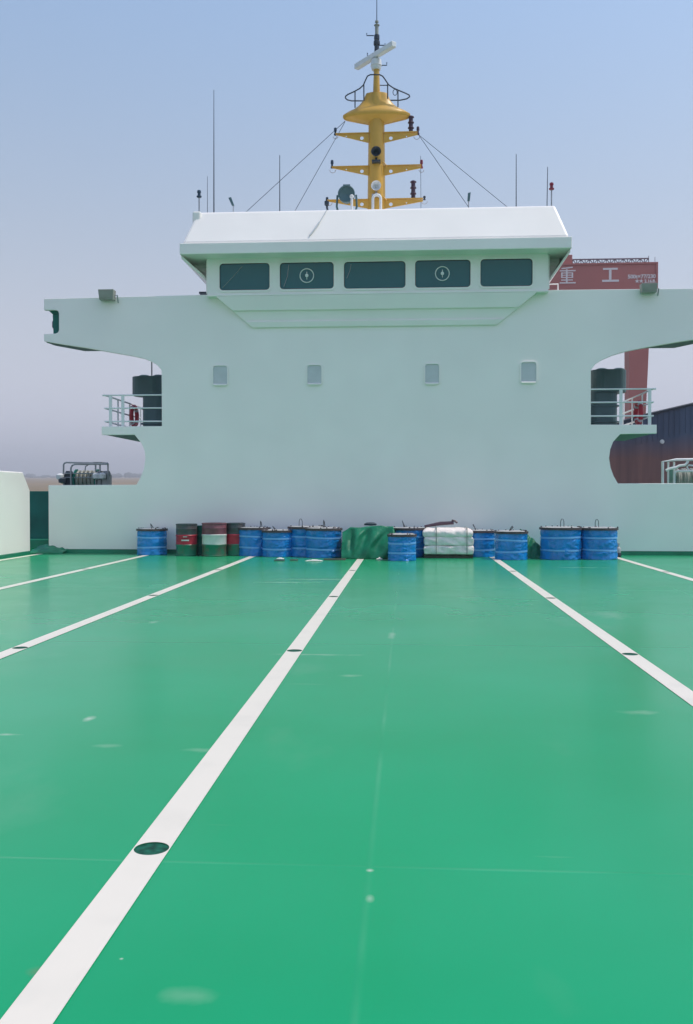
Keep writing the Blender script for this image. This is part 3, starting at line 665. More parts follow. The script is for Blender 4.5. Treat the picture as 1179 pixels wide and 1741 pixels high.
# roof aerials and lamps
def aerial(px, py0, lab, r0=0.016, r1=0.007, Y=27.2, px_top=None, knob=None, cat='antenna', name='whip_antenna', m=None):
    a = at(px, 358, Y); top = at(px_top or px, py0, Y)
    t = thing(name, (a.x, Y, ZR), lab, cat, 'aerials on the wheelhouse roof')
    g = MB(); g.tube([(a.x, Y, ZR), (a.x + (top.x - a.x) * .5, Y, (ZR + top.z) / 2), (top.x, Y, top.z)], [r0, (r0 + r1) / 2, r1], 6); g.build('rod', m or DARKSTEEL, t)
    g = MB(); g.lathe([(r0 * 2.4, ZR), (r0 * 2.4, ZR + 0.03), (r0 * 1.7, ZR + 0.05), (r0 * 1.5, ZR + 0.45)], (a.x, Y, 0), 10); g.build('base', STEEL, t)
    return t, top
def polelamp(px, py0, pym, m, lab, Y=27.2):
    a = at(px, 358, Y); zt_ = at(px, py0, Y).z; zm_ = at(px, pym, Y).z; h = zt_ - zm_
    t = thing('signal_lamp', (a.x, Y, ZR), lab, 'signal lamp', 'signal lamps on the wheelhouse roof')
    g = MB(); g.tube([(a.x, Y, ZR), (a.x, Y, zm_)], 0.02, 8); g.build('pole', STEEL, t)
    g = MB(); g.lathe([(.05, zm_), (.075, zm_ + h * .08), (.075, zm_ + h * .2), (.045, zm_ + h * .25), (.045, zm_ + h * .6), (.06, zm_ + h * .65), (.055, zm_ + h * .9), (.02, zm_ + h)], (a.x, Y, 0), 14); g.build('lamp_head', m, t)
aerial(364, 153, 'tallest thin whip antenna near the left end of the wheelhouse roof', 0.022, 0.008)
aerial(353, 300, 'faint short thin antenna rod just left of the tallest whip on the roof', 0.011, 0.006)
aerial(476, 264, 'medium grey whip antenna between the long left stay and the left roof end', 0.018, 0.010)
aerial(878, 262, 'thin whip antenna right of the right wire stays on the roof', 0.016, 0.009)
aerial(930, 284, 'thin slightly leaning whip antenna left of the red lamp at the right roof end', 0.014, 0.009, px_top=931.5)
polelamp(339, 323, 336, NAVYLAMP, 'dark navy signal lamp on a pole at the left roof end')
polelamp(938, 310, 323, RED, 'red signal lamp on a thin pole at the right end of the roof')
for (px, py, tl, lab) in ((397, 340, -0.10, 'small tilted grey aerial box right of the tallest whip antenna'), (797, 332, 0.02, 'small upright grey aerial box at the foot of the steep right stay')):
    Y = 27.0; a = at(px, 356, Y); c_ = at(px, py, Y)
    t = thing('aerial_box', (a.x, Y, ZR), lab, 'aerial', 'small aerial boxes on the roof')
    g = MB(); g.tube([(a.x, Y, ZR), (a.x, Y, c_.z - 0.16)], 0.014, 6); g.build('stem', STEEL, t)
    g = MB(); g.hexa([(a.x - .035, Y - .03, c_.z - .17), (a.x + .035, Y - .03, c_.z - .17), (a.x + .035, Y + .03, c_.z - .17), (a.x - .035, Y + .03, c_.z - .17)], [(a.x - .04 + tl, Y - .03, c_.z + .06), (a.x + .04 + tl, Y - .03, c_.z + .08), (a.x + .04 + tl, Y + .03, c_.z + .08), (a.x - .04 + tl, Y + .03, c_.z + .06)]); g.build('box', VENT, t, 0.008)
# searchlight, pipes and bracket at the roof edge
Y = 27.2; p = at(590, 333, Y)
t = thing('searchlight', (p.x, Y, ZR), 'big dark round searchlight on a yoke in front of the mast foot', 'searchlight')
g = MB(); g.lathe([(0.0, 0.25), (0.12, 0.23), (0.2, 0.1), (0.235, -0.05), (0.245, -0.2), (0.22, -0.21), (0.2, -0.17), (0.0, -0.12)], (p.x, Y, p.z), 28, 'Y'); g.build('lamp_drum', VENT, t)
g = MB(); g.tube([(p.x - .27, Y, p.z + .02), (p.x - .29, Y, p.z - .3), (p.x - .18, Y, ZR + .1)], 0.03, 8); g.tube([(p.x + .27, Y, p.z + .02), (p.x + .29, Y, p.z - .3), (p.x + .18, Y, ZR + .1)], 0.03, 8); g.lathe([(.26, ZR), (.24, ZR + .16), (.1, ZR + .2)], (p.x, Y, 0), 20); g.build('yoke', VENT, t)
g = MB(); g.box(p.x - .1, p.x + .1, Y - .12, Y + .1, p.z + .235, p.z + .29); g.build('cap', VENT, t)
Y = 26.6; p = at(598.5, 334, Y)
g = MB(); g.tube([(p.x, Y, ZR), (p.x, Y, p.z)], 0.035, 10); g.lathe([(0.0, p.z - .05), (.055, p.z - .03), (.06, p.z + .02), (.03, p.z + .05), (0, p.z + .06)], (p.x, Y, 0), 14)
tag(g.build('vent_post', WHITE2), 'short white post with a round knob in front of the searchlight', 'vent post')
p = at(641, 338, Y); r_ = 0.11
g = MB(); g.tube([(p.x - r_, Y, ZR)] + [(p.x - r_ * math.cos(PI * k / 12), Y, p.z + r_ * math.sin(PI * k / 12)) for k in range(13)] + [(p.x + r_, Y, ZR)], 0.04, 10)
tag(g.build('gooseneck_vent', WHITE2), 'white inverted-U gooseneck vent pipe in front of the mast foot', 'vent pipe')
Y = 26.0; p = at(556, 346, Y)
t = thing('spot_lamp', (p.x, Y, ZR), 'small dark lamp on a bracket at the roof edge left of the searchlight', 'lamp')
g = MB(); g.tube([(p.x + .03, Y, ZR), (p.x, Y, p.z - .05)], 0.03, 8); g.build('bracket', DARKSTEEL, t)
g = MB(); g.box(p.x - .06, p.x + .06, Y - .06, Y + .06, p.z - .05, p.z + .06); g.build('lamp_head', DARKSTEEL, t, .01)

# ---------------------------------------------------------------- left side: bulwark, recess, gear
BX = -10.38; zk = 1.6 + 43 / F * 24.0
t = thing('side_bulwark', (BX, 0, 0), 'bright white ship side bulwark with a sloped end at the left edge of the deck', 'bulwark')
g = MB(); g.prism([(-27, 0.0), (25.42, 0.0), (25.42, 1.75), (24.95, zk), (-27, zk)], lambda u, v, d: (d, u, v), BX - 0.35, BX); g.build('plate', WHITE, t, 0.03)
g = MB(); g.box(BX + 0.002, BX + 0.05, -27, 25.3, 0.003, 0.085); g.build('green_skirting', GREEN, t)
Y = 28.3; a = at(20, 835, Y); c_ = at(99, 835, Y)
t = thing('green_bulkhead', (a.x, Y, 0), 'dark green bulkhead in the gap between side bulwark and white house wall', 'bulkhead')
g = MB(); g.box(a.x - 1.0, c_.x + .8, Y, Y + 0.1, 0.003, at(60, 835, Y).z); g.build('panel', DARKGREEN, t, .01)
g = MB(); g.box(at(44, 900, Y).x - .04, at(44, 900, Y).x + .04, Y - .05, Y - .002, 0.01, at(60, 836, Y).z - .03); g.build('stiffener', DARKGREEN, t)
g = MB(); g.box(a.x - .5, c_.x + .3, Y - .4, Y - .055, 0.003, 0.28); g.build('step', GREEN, t, .02)

def cloth(name, m, fn, nu, nv, parent=None, thick=0.012):
    g = MB(); vs = [fn(i / nu, j / nv) for j in range(nv + 1) for i in range(nu + 1)]
    g.add(vs, [(j * (nu + 1) + i, j * (nu + 1) + i + 1, (j + 1) * (nu + 1) + i + 1, (j + 1) * (nu + 1) + i) for j in range(nv) for i in range(nu)], True)
    o = g.build(name, m, parent)
    for e_ in o.data.edges: e_.use_edge_sharp = False
    sm = o.modifiers.new('thickness', 'SOLIDIFY'); sm.thickness = thick
    return o
def nz(x, y, z=0, s=1.0): return mnoise.noise(Vector((x * s, y * s, z * s)))
gl = ground(16, 947); gr_ = ground(88, 945)
def f_gap(u, v):
    x = gl.x + (gr_.x - gl.x) * u; y = 25.3 + v * 1.3
    h = 0.21 * math.sin(PI * v) ** 0.6 * (0.6 + 0.4 * math.sin(PI * min(1, u * 1.1)) ) + 0.05 * nz(x, y, 3, 5) * math.sin(PI * v) + 0.05 * nz(x, y, 8, 2.2)* math.sin(PI * v)
    return (x, y + 0.06 * nz(x, 1, 5, 3), max(0.006, h + 0.03 * abs(nz(x, y, 1, 9)) * math.sin(PI * v)))
tag(cloth('green_tarp', TARP, f_gap, 40, 24), 'crumpled green tarp lying at the foot of the gap beside the side bulwark', 'tarp', 'green tarps on deck')

def mooring_gear(side):
    Y = 28.4
    if side < 0:
        t = thing('mooring_winch', (at(150, 820, Y).x, Y, 0), 'grey tube-framed mooring winch behind the low white wall on the left', 'mooring winch', 'mooring winches behind the low walls')
        X = lambda px: at(px, 800, Y).x
        Z = lambda py: at(150, py, Y).z
        g = MB(); r_ = 0.026
        g.tube([(X(108.5), Y, 0.9), (X(108.5), Y, Z(790)), (X(110), Y, Z(787.5)), (X(113), Y, Z(786.2)), (X(184), Y, Z(787.5))], r_, 7)
        g.tube([(X(122), Y - .05, 0.9), (X(122), Y - .05, Z(796)), (X(124), Y - .05, Z(791.5)), (X(128), Y - .05, Z(789.5)), (X(184), Y - .05, Z(789))], r_, 7)
        for px in (163, 170.5, 184): g.tube([(X(px), Y, 0.9), (X(px), Y, Z(788))], r_, 7)
        for py in (805, 812): g.tube([(X(108.5), Y, Z(py)), (X(184), Y, Z(py))], 0.018, 6)
        g.tube([(X(145), Y, Z(800)), (X(146), Y, Z(793)), (X(152), Y, Z(789))], 0.02, 6)
        g.box(X(160), X(175), Y - .06, Y + .1, Z(789), Z(785.5)); g.build('tube_frame', STEEL, t)
        for px_, py_ in ((104.5, 809), (108, 815), (166, 808), (176, 808)):
            g = MB(); g.lathe([(0, -.13), (.11, -.1), (.12, .02), (.06, .07), (0, .08)], (X(px_), Y - .1, Z(py_)), 10); g.build('fitting', WHITE2 if py_ < 812 else DARKSTEEL, t)
        g = MB(); g.lathe([(.0, X(124)), (.34, X(124)), (.34, X(126)), (.2, X(126.5)), (.2, X(160)), (.34, X(160.5)), (.34, X(162.5)), (0, X(162.6))], (0, Y + .3, Z(816)), 28, 'X'); g.build('drum', DARKGREEN, t)
        g = MB()
        for k in range(14):
            xk = X(127.5 + k * 2.3); rr_ = 0.22 + 0.05 * math.sin(k * 2.1)
            g.tube([(xk, Y + .3 + rr_ * math.cos(2 * PI * i / 16), Z(815) + rr_ * math.sin(2 * PI * i / 16)) for i in range(16)], 0.04, 6, True)
        g.build('rope', BEIGEGREY, t)
        for px in (114, 167, 178):
            g = MB(); g.box(X(px) - .1, X(px) + .1, Y + .05, Y + .4, 0.9, Z(807)); g.lathe([(.1, -.1), (.14, 0), (.1, .1)], (X(px), Y + .2, Z(806)), 12); g.build('motor', STEEL if px > 120 else DARKSTEEL, t)
        g = MB()
        for px in (108.5, 122, 163, 184): g.box(X(px) - .05, X(px) + .05, Y - .05, Y + .7, 0.003, 0.9)
        g.box(X(108), X(185), Y - .1, Y + .8, 0.85, 0.9); g.build('stand', STEEL, t)
    else:
        t = thing('mooring_winch', (at(1160, 820, Y).x, Y, 0), 'white tube-framed mooring winch behind the low white wall on the right', 'mooring winch', 'mooring winches behind the low walls')
        X = lambda px: at(px, 800, Y).x
        Z = lambda py: at(1150, py, Y).z
        g = MB(); r_ = 0.042
        g.tube([(X(1127), Y, 0.9), (X(1127), Y, Z(785)), (X(1150), Y, Z(781.5)), (X(1230), Y, Z(781))], r_, 8)
        for px in (1138, 1148): g.tube([(X(px), Y + .1, 0.9), (X(px), Y + .1, Z(785))], .03, 7)
        g.tube([(X(1131), Y - .1, Z(800)), (X(1138), Y - .1, Z(797)), (X(1148), Y - .1, Z(795)), (X(1154), Y - .1, Z(792)), (X(1163), Y - .1, Z(791)), (X(1167), Y - .1, Z(787)), (X(1168), Y - .1, Z(784))], .04, 8)
        g.tube([(X(1147), Y, 0.9), (X(1147), Y, Z(806)), (X(1148.5), Y, Z(802.5)), (X(1152), Y, Z(801)), (X(1230), Y, Z(801))], .032, 8)
        g.tube([(X(1172), Y, Z(800)), (X(1168), Y, Z(794)), (X(1171), Y, Z(791)), (X(1230), Y, Z(795))], .024, 7)
        g.build('tube_frame', WHITE2, t)
        g = MB(); g.lathe([(0, X(1150)), (.40, X(1150)), (.40, X(1152)), (.25, X(1152.5)), (.25, X(1215)), (.4, X(1216)), (.4, X(1218)), (0, X(1218.1))], (0, Y + .5, Z(815)), 28, 'X'); g.build('drum', DARKGREEN, t)
        g = MB()
        for k in range(16):
            xk = X(1154 + k * 3.7); rr_ = 0.28 + 0.03 * math.sin(k * 1.7)
            g.tube([(xk, Y + .5 + rr_ * math.cos(2 * PI * i / 16), Z(815) + rr_ * math.sin(2 * PI * i / 16)) for i in range(16)], 0.05, 6, True)
        g.build('rope', BEIGEGREY, t)
        g = MB()
        for px in (1127, 1147, 1225): g.box(X(px) - .06, X(px) + .06, Y - .05, Y + .9, 0.003, 0.9)
        g.box(X(1126), X(1228), Y - .1, Y + 1.0, 0.85, 0.9); g.build('stand', STEEL, t)
mooring_gear(-1); mooring_gear(1)

# ---------------------------------------------------------------- cargo in front of the wall
def gdist(py): return EYE * F / (py - VY)
def reel(px0, px1, pyt, pyb, lab, seed, handle=0.5, hh=0.16, lean=0.0, loop=False, white=0.7, straps=(0.30, 0.72), yb=None):
    Yf = gdist(pyb) if yb is None else yb
    r = (px1 - px0) / 2 / F * Yf * 1.02; Yc = Yf + r
    c0 = at((px0 + px1) / 2, pyb, Yc); x = c0.x; H = at((px0 + px1) / 2, pyt, Yf).z
    rn = random.Random(seed)
    t = thing('cable_reel', (x, Yc, 0), lab, 'cable reel', 'blue-wrapped cable reels along the wall')
    t.rotation_euler = (0, 0, 0)
    g = MB(); nu, nv = 72, 26; vs = []
    ph = rn.uniform(0, 6); cra = -PI / 2 + rn.uniform(0.35, 0.9)
    for j in range(nv + 1):
        v = j / nv; z = 0.006 + v * (H - 0.05)
        for i in range(nu):
            a = 2 * PI * i / nu
            f = 1.0 - 0.035 * sum(math.exp(-((v - s_) / 0.05) ** 2) for s_ in straps) - 0.02 * math.exp(-((v - 1) / 0.06) ** 2)
            wr = mnoise.noise(Vector((math.cos(a) * 3.0 + seed, math.sin(a) * 3.0, v * 6 + a * 0.0)))
            wr2 = mnoise.noise(Vector((math.cos(a) * 7 + seed * 3, math.sin(a) * 7, v * 16)))
            cr_ = max(0.0, math.cos(a - cra)) ** 2
            wr3 = abs(mnoise.noise(Vector((math.cos(a) * 5 - v * 3 + seed, math.sin(a) * 5 + v * 2, v * 9 + seed))))
            f += 0.024 * wr + 0.016 * wr2 + cr_ * (0.13 * wr3 - 0.03) + (0.02 * (0.12 - v) / 0.12 if v < 0.12 else 0)
            vs.append((x + r * 0.97 * f * math.cos(a), Yc + r * 0.97 * f * math.sin(a), z))
    g.add(vs, [(j * nu + i, j * nu + (i + 1) % nu, (j + 1) * nu + (i + 1) % nu, (j + 1) * nu + i) for j in range(nv) for i in range(nu)], True)
    g.add(vs[-nu:], [tuple(range(nu))])
    wo_ = g.build('wrapping', BLUE, t)
    for s_ in straps:
        g = MB(); z = 0.006 + s_ * (H - 0.05); tl = rn.uniform(-0.02, 0.02); rs = r * 0.972
        vv = [(x + (rs + o_) * math.cos(2 * PI * i / 48), Yc + (rs + o_) * math.sin(2 * PI * i / 48), z + dz + tl * math.cos(2 * PI * i / 48 + ph)) for (o_, dz) in ((-.02, -.022), (.004, -.022), (.004, .022), (-.02, .022)) for i in range(48)]
        g.add(vv, [(k * 48 + i, k * 48 + (i + 1) % 48, ((k + 1) % 4) * 48 + (i + 1) % 48, ((k + 1) % 4) * 48 + i) for k in range(4) for i in range(48)], True); g.build('strap', STRAP, t)
    g = MB(); n_ = 40; rim = []
    pr = [(r * 0.9, H - 0.058), (r * 1.03, H - 0.057), (r * 1.03, H - 0.004), (r * 0.5, H - 0.004), (0.0, H - 0.004)]
    g.lathe(pr, (x, Yc, 0), n_, smooth=False)
    for k in range(10):
        a = rn.uniform(0, 2 * PI); rr_ = r * rn.uniform(0.8, 1.0); g.lathe([(.02, H - .006), (.018, H + rn.uniform(.01, .03)), (0, H + .03)], (x + rr_ * math.cos(a), Yc + rr_ * math.sin(a), 0), 6)
    g.build('flange', WOOD, t)
    g = MB(); ns = 36; vs = [(x, Yc, H + 0.02)]
    for rr_ in (0.35, 0.7, 0.93):
        for i in range(ns):
            a = 2 * PI * i / ns; k = 1 + 0.05 * mnoise.noise(Vector((math.cos(a) * 2 + seed, math.sin(a) * 2, rr_)))
            vs.append((x + r * rr_ * k * math.cos(a), Yc + r * rr_ * k * math.sin(a), H + (-0.002 if rr_ > .9 else 0.012 + 0.018 * mnoise.noise(Vector((math.cos(a) * 3, math.sin(a) * 3 + seed, rr_ * 3))))))
    fs = [(0, 1 + i, 1 + (i + 1) % ns) for i in range(ns)] + [(1 + k * ns + i, 1 + (k + 1) * ns + i, 1 + (k + 1) * ns + (i + 1) % ns, 1 + k * ns + (i + 1) % ns) for k in range(2) for i in range(ns)]
    g.add(vs, fs, True); g.build('top_sheet', TOPSHEET, t)
    if handle is not None:
        xh = x + (handle - 0.5) * 2 * r; g = MB(); w_ = 0.045
        if loop: g.tube([(xh - w_, Yc - .1, H - .01), (xh - w_ * .9, Yc - .1, H + hh * .7), (xh - w_ * .4, Yc - .1, H + hh), (xh + w_ * .4, Yc - .1, H + hh), (xh + w_ * .9, Yc - .1, H + hh * .7), (xh + w_, Yc - .1, H - .01)], 0.009, 6)
        else: g.tube([(xh, Yc - .1, H - .01), (xh + lean * .5, Yc - .1, H + hh * .6), (xh + lean, Yc - .1, H + hh), (xh + lean * 1.1 + .015, Yc - .06, H + hh * .8), (xh + .03, Yc, H)], 0.011, 6)
        g.build('lifting_wire', WIRE, t)
    return t
reel(233, 285, 899.5, 946, 'lone blue-wrapped cable reel at the left, standing apart from the oil drums', 1, 0.52, 0.13, -0.03)
reel(404, 460, 897.5, 946, 'blue-wrapped cable reel half hidden behind the rightmost oil drum', 2, 0.72, 0.17, 0.0, yb=24.7)
reel(446, 499, 902, 948, 'blue-wrapped cable reel in the front row, second to the right of the oil drums', 3, 0.42, 0.10, -0.05)
reel(490, 552, 896, 946, 'mostly hidden blue cable reel with wire loop, left of the wide reel', 4, 0.36, 0.20, loop=True, yb=24.5)
reel(519, 582, 898.5, 949.5, 'wide blue-wrapped cable reel touching the left end of the green tarp heap', 5, 0.51, 0.20, 0.0)
reel(664, 726, 898, 947, 'blue-wrapped cable reel half hidden behind the small front reel and white bale', 6, 0.38, 0.18, -0.05, yb=24.5)
reel(659.5, 708, 909, 954, 'small blue-wrapped cable reel standing out in front beside the green tarp', 7, None)
reel(790, 842, 902.5, 949, 'blue-wrapped cable reel tucked behind the right end of the white bale', 8, 0.36, 0.16, -0.07, yb=24.6)
reel(842, 897, 904, 951.5, 'blue cable reel with slanting wire, just right of the right lane line end', 9, 0.42, 0.13, 0.08)
reel(919, 988, 897.5, 951, 'widest blue-wrapped cable reel, left one of the pair at the far right', 10, 0.52, 0.21, loop=True)
reel(986, 1049, 898, 950.5, 'blue-wrapped cable reel at the far right end of the row beside the white bottle', 11, 0.44, 0.21, loop=True)

def drum(px0, px1, pyt, pyb, cols, lab, seed, mark=None, yb=None):
    Yf = gdist(pyb) if yb is None else yb; r = (px1 - px0) / 2 / F * Yf * 1.01; Yc = Yf + r; x = at((px0 + px1) / 2, pyb, Yc).x; H = at((px0 + px1) / 2, pyt, Yf).z
    t = thing('oil_drum', (x, Yc, 0), lab, 'oil drum', 'steel oil drums by the wall')
    zz = [0.004, H * .36, H * .66, H]
    for k in range(3):
        z0_, z1_ = zz[k] + (0.0006 if k else 0), zz[k + 1]; g = MB(); dz = z1_ - z0_
        pr = [(r * .985, z0_)]
        if k == 0: pr = [(r * .97, z0_), (r * 1.02, z0_ + .008), (r * 1.02, z0_ + .022), (r * .985, z0_ + .03)]
        pr += [(r * .985, z1_ - .05), (r * 1.02, z1_ - .03), (r * 1.02, z1_ - .012), (r * .985, z1_ - 0.0004)] if k < 2 else [(r * .985, z0_ + dz * .5), (r * 1.0, z0_ + dz * .54), (r * .985, z0_ + dz * .58), (r * .985, z1_ - .03), (r * 1.02, z1_ - .022), (r * 1.02, z1_ - .004), (r * .97, z1_), (r * .955, z1_ - .02), (0, z1_ - .02)]
        g.lathe(pr, (x, Yc, 0), 40); g.build(('base_band', 'middle_band', 'top_band')[k], cols[k], t)
    g = MB(); g.lathe([(.035, H - .022), (.035, H + .01), (.02, H + .014)], (x + r * .6, Yc + r * .3, 0), 12); g.build('bung', STEEL, t)
    if mark:
        g = MB()
        for (a0, a1, zc, hh_) in mark:
            n_ = 8
            vs = [(x + (r * .985 + d_) * math.sin(R(a0 + (a1 - a0) * i / n_)), Yc - (r * .985 + d_) * math.cos(R(a0 + (a1 - a0) * i / n_)), zc + s_ * hh_) for d_ in (0.0015, .004) for s_ in (-1, 1) for i in range(n_ + 1)]
            m_ = n_ + 1; fs = [(2 * m_ + i, 2 * m_ + i + 1, 3 * m_ + i + 1, 3 * m_ + i) for i in range(n_)] + [(i, i + 1, 2 * m_ + i + 1, 2 * m_ + i) for i in range(n_)] + [(m_ + i, m_ + i + 1, 3 * m_ + i + 1, 3 * m_ + i) for i in range(n_)]
            g.add(vs, fs)
        g.build('painted_mark', DRUMWHITE, t)
drum(299.5, 336, 891, 947, (DRUMGREEN, DRUMRED, DRUMDARK), 'oil drum with dark top, red band with white marks, leftmost of the drums', 1, [(-6, 16, .52, .016), (-16, 26, .42, .018)])
drum(331, 362, 894, 946, (DARKGREEN, DARKGREEN, DARKGREEN), 'plain dark green oil drum half hidden behind the other drums', 4, yb=25.05)
drum(343.5, 386, 889.5, 947.5, (DRUMGREEN, DRUMWHITE, DRUMMAROON), 'oil drum with maroon top, white middle band and green base', 2)
drum(384.5, 417.5, 889.5, 946, (DRUMGREEN, DRUMRED, DRUMDARK), 'oil drum with dark top and a plain bright red band, rightmost of the drums', 3)

# green tarp heaps
ga, gb = ground(581, 951), ground(676, 951)
def f_heap(u, v):
    x = ga.x + (gb.x - ga.x) * u
    H = 0.81 - 0.14 * max(0, (0.14 - u) / 0.14) - 0.02 * math.sin(u * 7) - 0.35 * max(0, (u - 0.90) / 0.10)
    # v: 0 foot at the front, 0.45 front top edge, 0.75 back, 1 wall foot
    if v < 0.5:
        t = v / 0.5; z = H * (t ** 0.9); y = 23.72 + 0.34 * t ** 1.4
    else:
        t = (v - 0.5) / 0.5; z = H - 0.05 * t; y = 24.06 + 1.25 * t
    bulge = math.sin(min(1, v / 0.5) * PI) if v < 0.5 else 0.25
    fold = 0.07 * math.sin((u * 9.0 - z * 3.2) * 2.2 + 1.2 * nz(u * 3, v * 3, 1)) * bulge + 0.05 * nz(u * 8 - z * 4, v * 4, 2)
    pin = 0.10 * math.exp(-((u - 0.17) / 0.05) ** 2) * bulge
    return (x + 0.05 * nz(v * 3, u * 3, 7), y - fold + pin, max(0.006, z + 0.035 * nz(u * 6, v * 5, 4) * (1 if v > 0.1 else 0)))
tag(cloth('green_tarp', TARP, f_heap, 90, 60), 'big heap of green tarp draped over goods in the middle of the row', 'tarp', 'green tarps on deck')
gc, ge = ground(893, 950), ground(924, 950)
def f_small(u, v):
    x = gc.x + (ge.x - gc.x) * u; H = 0.72 - 0.42 * u
    t = min(1, v / 0.5); z = H * t ** 0.9 if v < .5 else H
    y = 24.35 + 0.25 * t if v < .5 else 24.6 + 0.7 * (v - .5) / .5
    return (x, y + 0.05 * nz(u * 5, z * 5, 3) , max(0.006, z + 0.03 * nz(u * 5, v * 5, 9)))
tag(cloth('green_tarp', TARP, f_small, 30, 40), 'small sloping green tarp between two blue reels on the right', 'tarp', 'green tarps on deck')
b = MB(); p = at(630, 895, 24.9); z_ = 0.86
b.lathe([(0.0, z_ - .05), (.16, z_ - .04), (.17, z_ + .0), (.10, z_ + .035), (0, z_ + .04)], (p.x, 24.9, 0), 20, sy=0.6)
tag(b.build('dark_bundle', DARKSTEEL), 'small flat dark bundle lying on top of the green tarp heap', 'bundle')

# white bale on a pallet
Yf = gdist(949); a = at(719.5, 949, Yf); c_ = at(806.5, 898, Yf); Wb, Hb, Db = c_.x - a.x, c_.z, 0.85
t = thing('white_bale', ((a.x + c_.x) / 2, Yf + Db / 2, 0), 'white strapped bale of stacked sacks on a dark pallet in the row', 'bale')
for k in range(3):
    g = MB(); z0_ = 0.10 + (Hb - .11) * k / 3 + 0.001; z1_ = 0.10 + (Hb - .11) * (k + 1) / 3
    n1, n2, n3 = 26, 12, 18; xs0, xs1 = a.x + 0.03 * (k == 0) + (0.05 if k == 1 else 0.02), c_.x - 0.02 - 0.01 * k
    def sk(u, v, w_):
        X_ = xs0 + (xs1 - xs0) * u; Y_ = Yf + .04 + (Db - .06) * v; Z_ = z0_ + (z1_ - z0_) * w_
        e_ = (1 - abs(2 * w_ - 1) ** 3) * 0.024 - (0.09 * max(0, w_ - .55) ** 1.5 * 3 if k == 2 else 0)
        X_ += (e_ if u > .5 else -e_) * abs(2 * u - 1) ** 6; Y_ += (e_ if v > .5 else -e_) * abs(2 * v - 1) ** 6
        nn = 0.035 * nz(X_, Z_ + k * 3, Y_, 3.5) + 0.022 * nz(X_, Z_ + k * 5, Y_, 9)
        return (X_ + nn * .5, Y_ + nn, Z_ + (nn * 0.7 if w_ > .5 else 0))
    idx = {}
    def vid(i, j, l_):
        if (i, j, l_) not in idx: idx[(i, j, l_)] = len(vs_); vs_.append(sk(i / n1, j / n3, l_ / n2))
        return idx[(i, j, l_)]
    vs_, fs_ = [], []
    for i in range(n1):
        for l_ in range(n2):
            for j in (0, n3): fs_.append((vid(i, j, l_), vid(i + 1, j, l_), vid(i + 1, j, l_ + 1), vid(i, j, l_ + 1)))
        for j in range(n3):
            for l_ in (0, n2): fs_.append((vid(i, j, l_), vid(i + 1, j, l_), vid(i + 1, j + 1, l_), vid(i, j + 1, l_)))
    for j in range(n3):
        for l_ in range(n2):
            for i in (0, n1): fs_.append((vid(i, j, l_), vid(i, j + 1, l_), vid(i, j + 1, l_ + 1), vid(i, j, l_ + 1)))
    g.add(vs_, fs_, True); o = g.build('sack_layer', BALE, t)
    o.modifiers.new('smooth', 'SUBSURF').levels = 1; o.modifiers['smooth'].render_levels = 1
g = MB()
for u in (0.26, 0.86):
    xs_ = a.x + Wb * u; g.box(xs_ - .011, xs_ + .011, Yf - .024, Yf - .014, .10, Hb + .015); g.box(xs_ - .011, xs_ + .011, Yf - .014, Yf + Db, Hb + .006, Hb + .016)
g.build('strap', BEIGEGREY, t)
g = MB()
for k in range(3): yy = Yf + .06 + k * .34; g.box(a.x + .03, c_.x - .02, yy, yy + .09, .004, .07)
for k in range(7): xx = a.x + .03 + k * (Wb - .15) / 6; g.box(xx, xx + .1, Yf + .03, Yf + Db, .0705, .095)
g.build('pallet', PALLET, t)
p0, p1, p2 = at(722, 898, 24.9), at(748, 894.5, 24.9), at(771, 893.5, 24.9)
b = MB(); b.tube([(p0.x, 24.6, Hb + .03), (p1.x, 24.7, Hb + .10), (p2.x, 24.75, Hb + .12)], [.03, .05, .045], 8); b.tube([(p2.x - .02, 24.75, Hb + .10), (p2.x - .03, 24.72, Hb + .19), (p2.x + .03, 24.72, Hb + .17), (p2.x + .1, 24.72, Hb + .12)], .028, 7)
tag(b.build('dark_strap_bundle', MAROONLAMP), 'dark rolled strap bundle lying across the top of the white bale', 'strap bundle')

# small litter
p = ground(1051.5, 949); Yb = 25.0; x = at(1051.5, 940, Yb).x
t = thing('bottle', (x, Yb, 0), 'white plastic bottle with a dark foot beside the rightmost blue reel', 'bottle')
g = MB(); g.lathe([(.075, .004), (.08, .02), (.08, .10), (.07, .115)], (x, Yb, 0), 16); g.build('foot', DARKSTEEL, t)
g = MB(); g.lathe([(.068, .116), (.07, .2), (.055, .25), (.03, .27), (.03, .31), (.042, .315), (.042, .36), (.0, .365)], (x, Yb, 0), 16); g.build('bottle_body', TOPSHEET, t)
rn = random.Random(3)
for i, (px0, px1, py, m, lab) in enumerate(((466, 484, 954, SCRAP, 'dark flat packing scrap under a pale rag, leftmost of the deck scraps'), (493, 506, 953.5, SCRAP, 'short dark scrap of packing lying right of the leftmost scrap'), (550, 588, 952.5, PALLET, 'long dark strip of timber on the deck touching the green tarp'))):
    a, c_ = ground(px0, py), ground(px1, py); b = MB(); w_ = 0.12
    b.hexa([(a.x, a.y, .006), (c_.x, a.y + .05, .006), (c_.x, a.y + w_ + .05, .006), (a.x, a.y + w_, .006)], [(a.x + .01, a.y + .01, .04), (c_.x - .01, a.y + .06, .03), (c_.x, a.y + w_ + .04, .035), (a.x, a.y + w_, .03)])
    tag(b.build('packing_scrap', m, None, .005), lab, 'scrap', 'packing scraps on the deck')
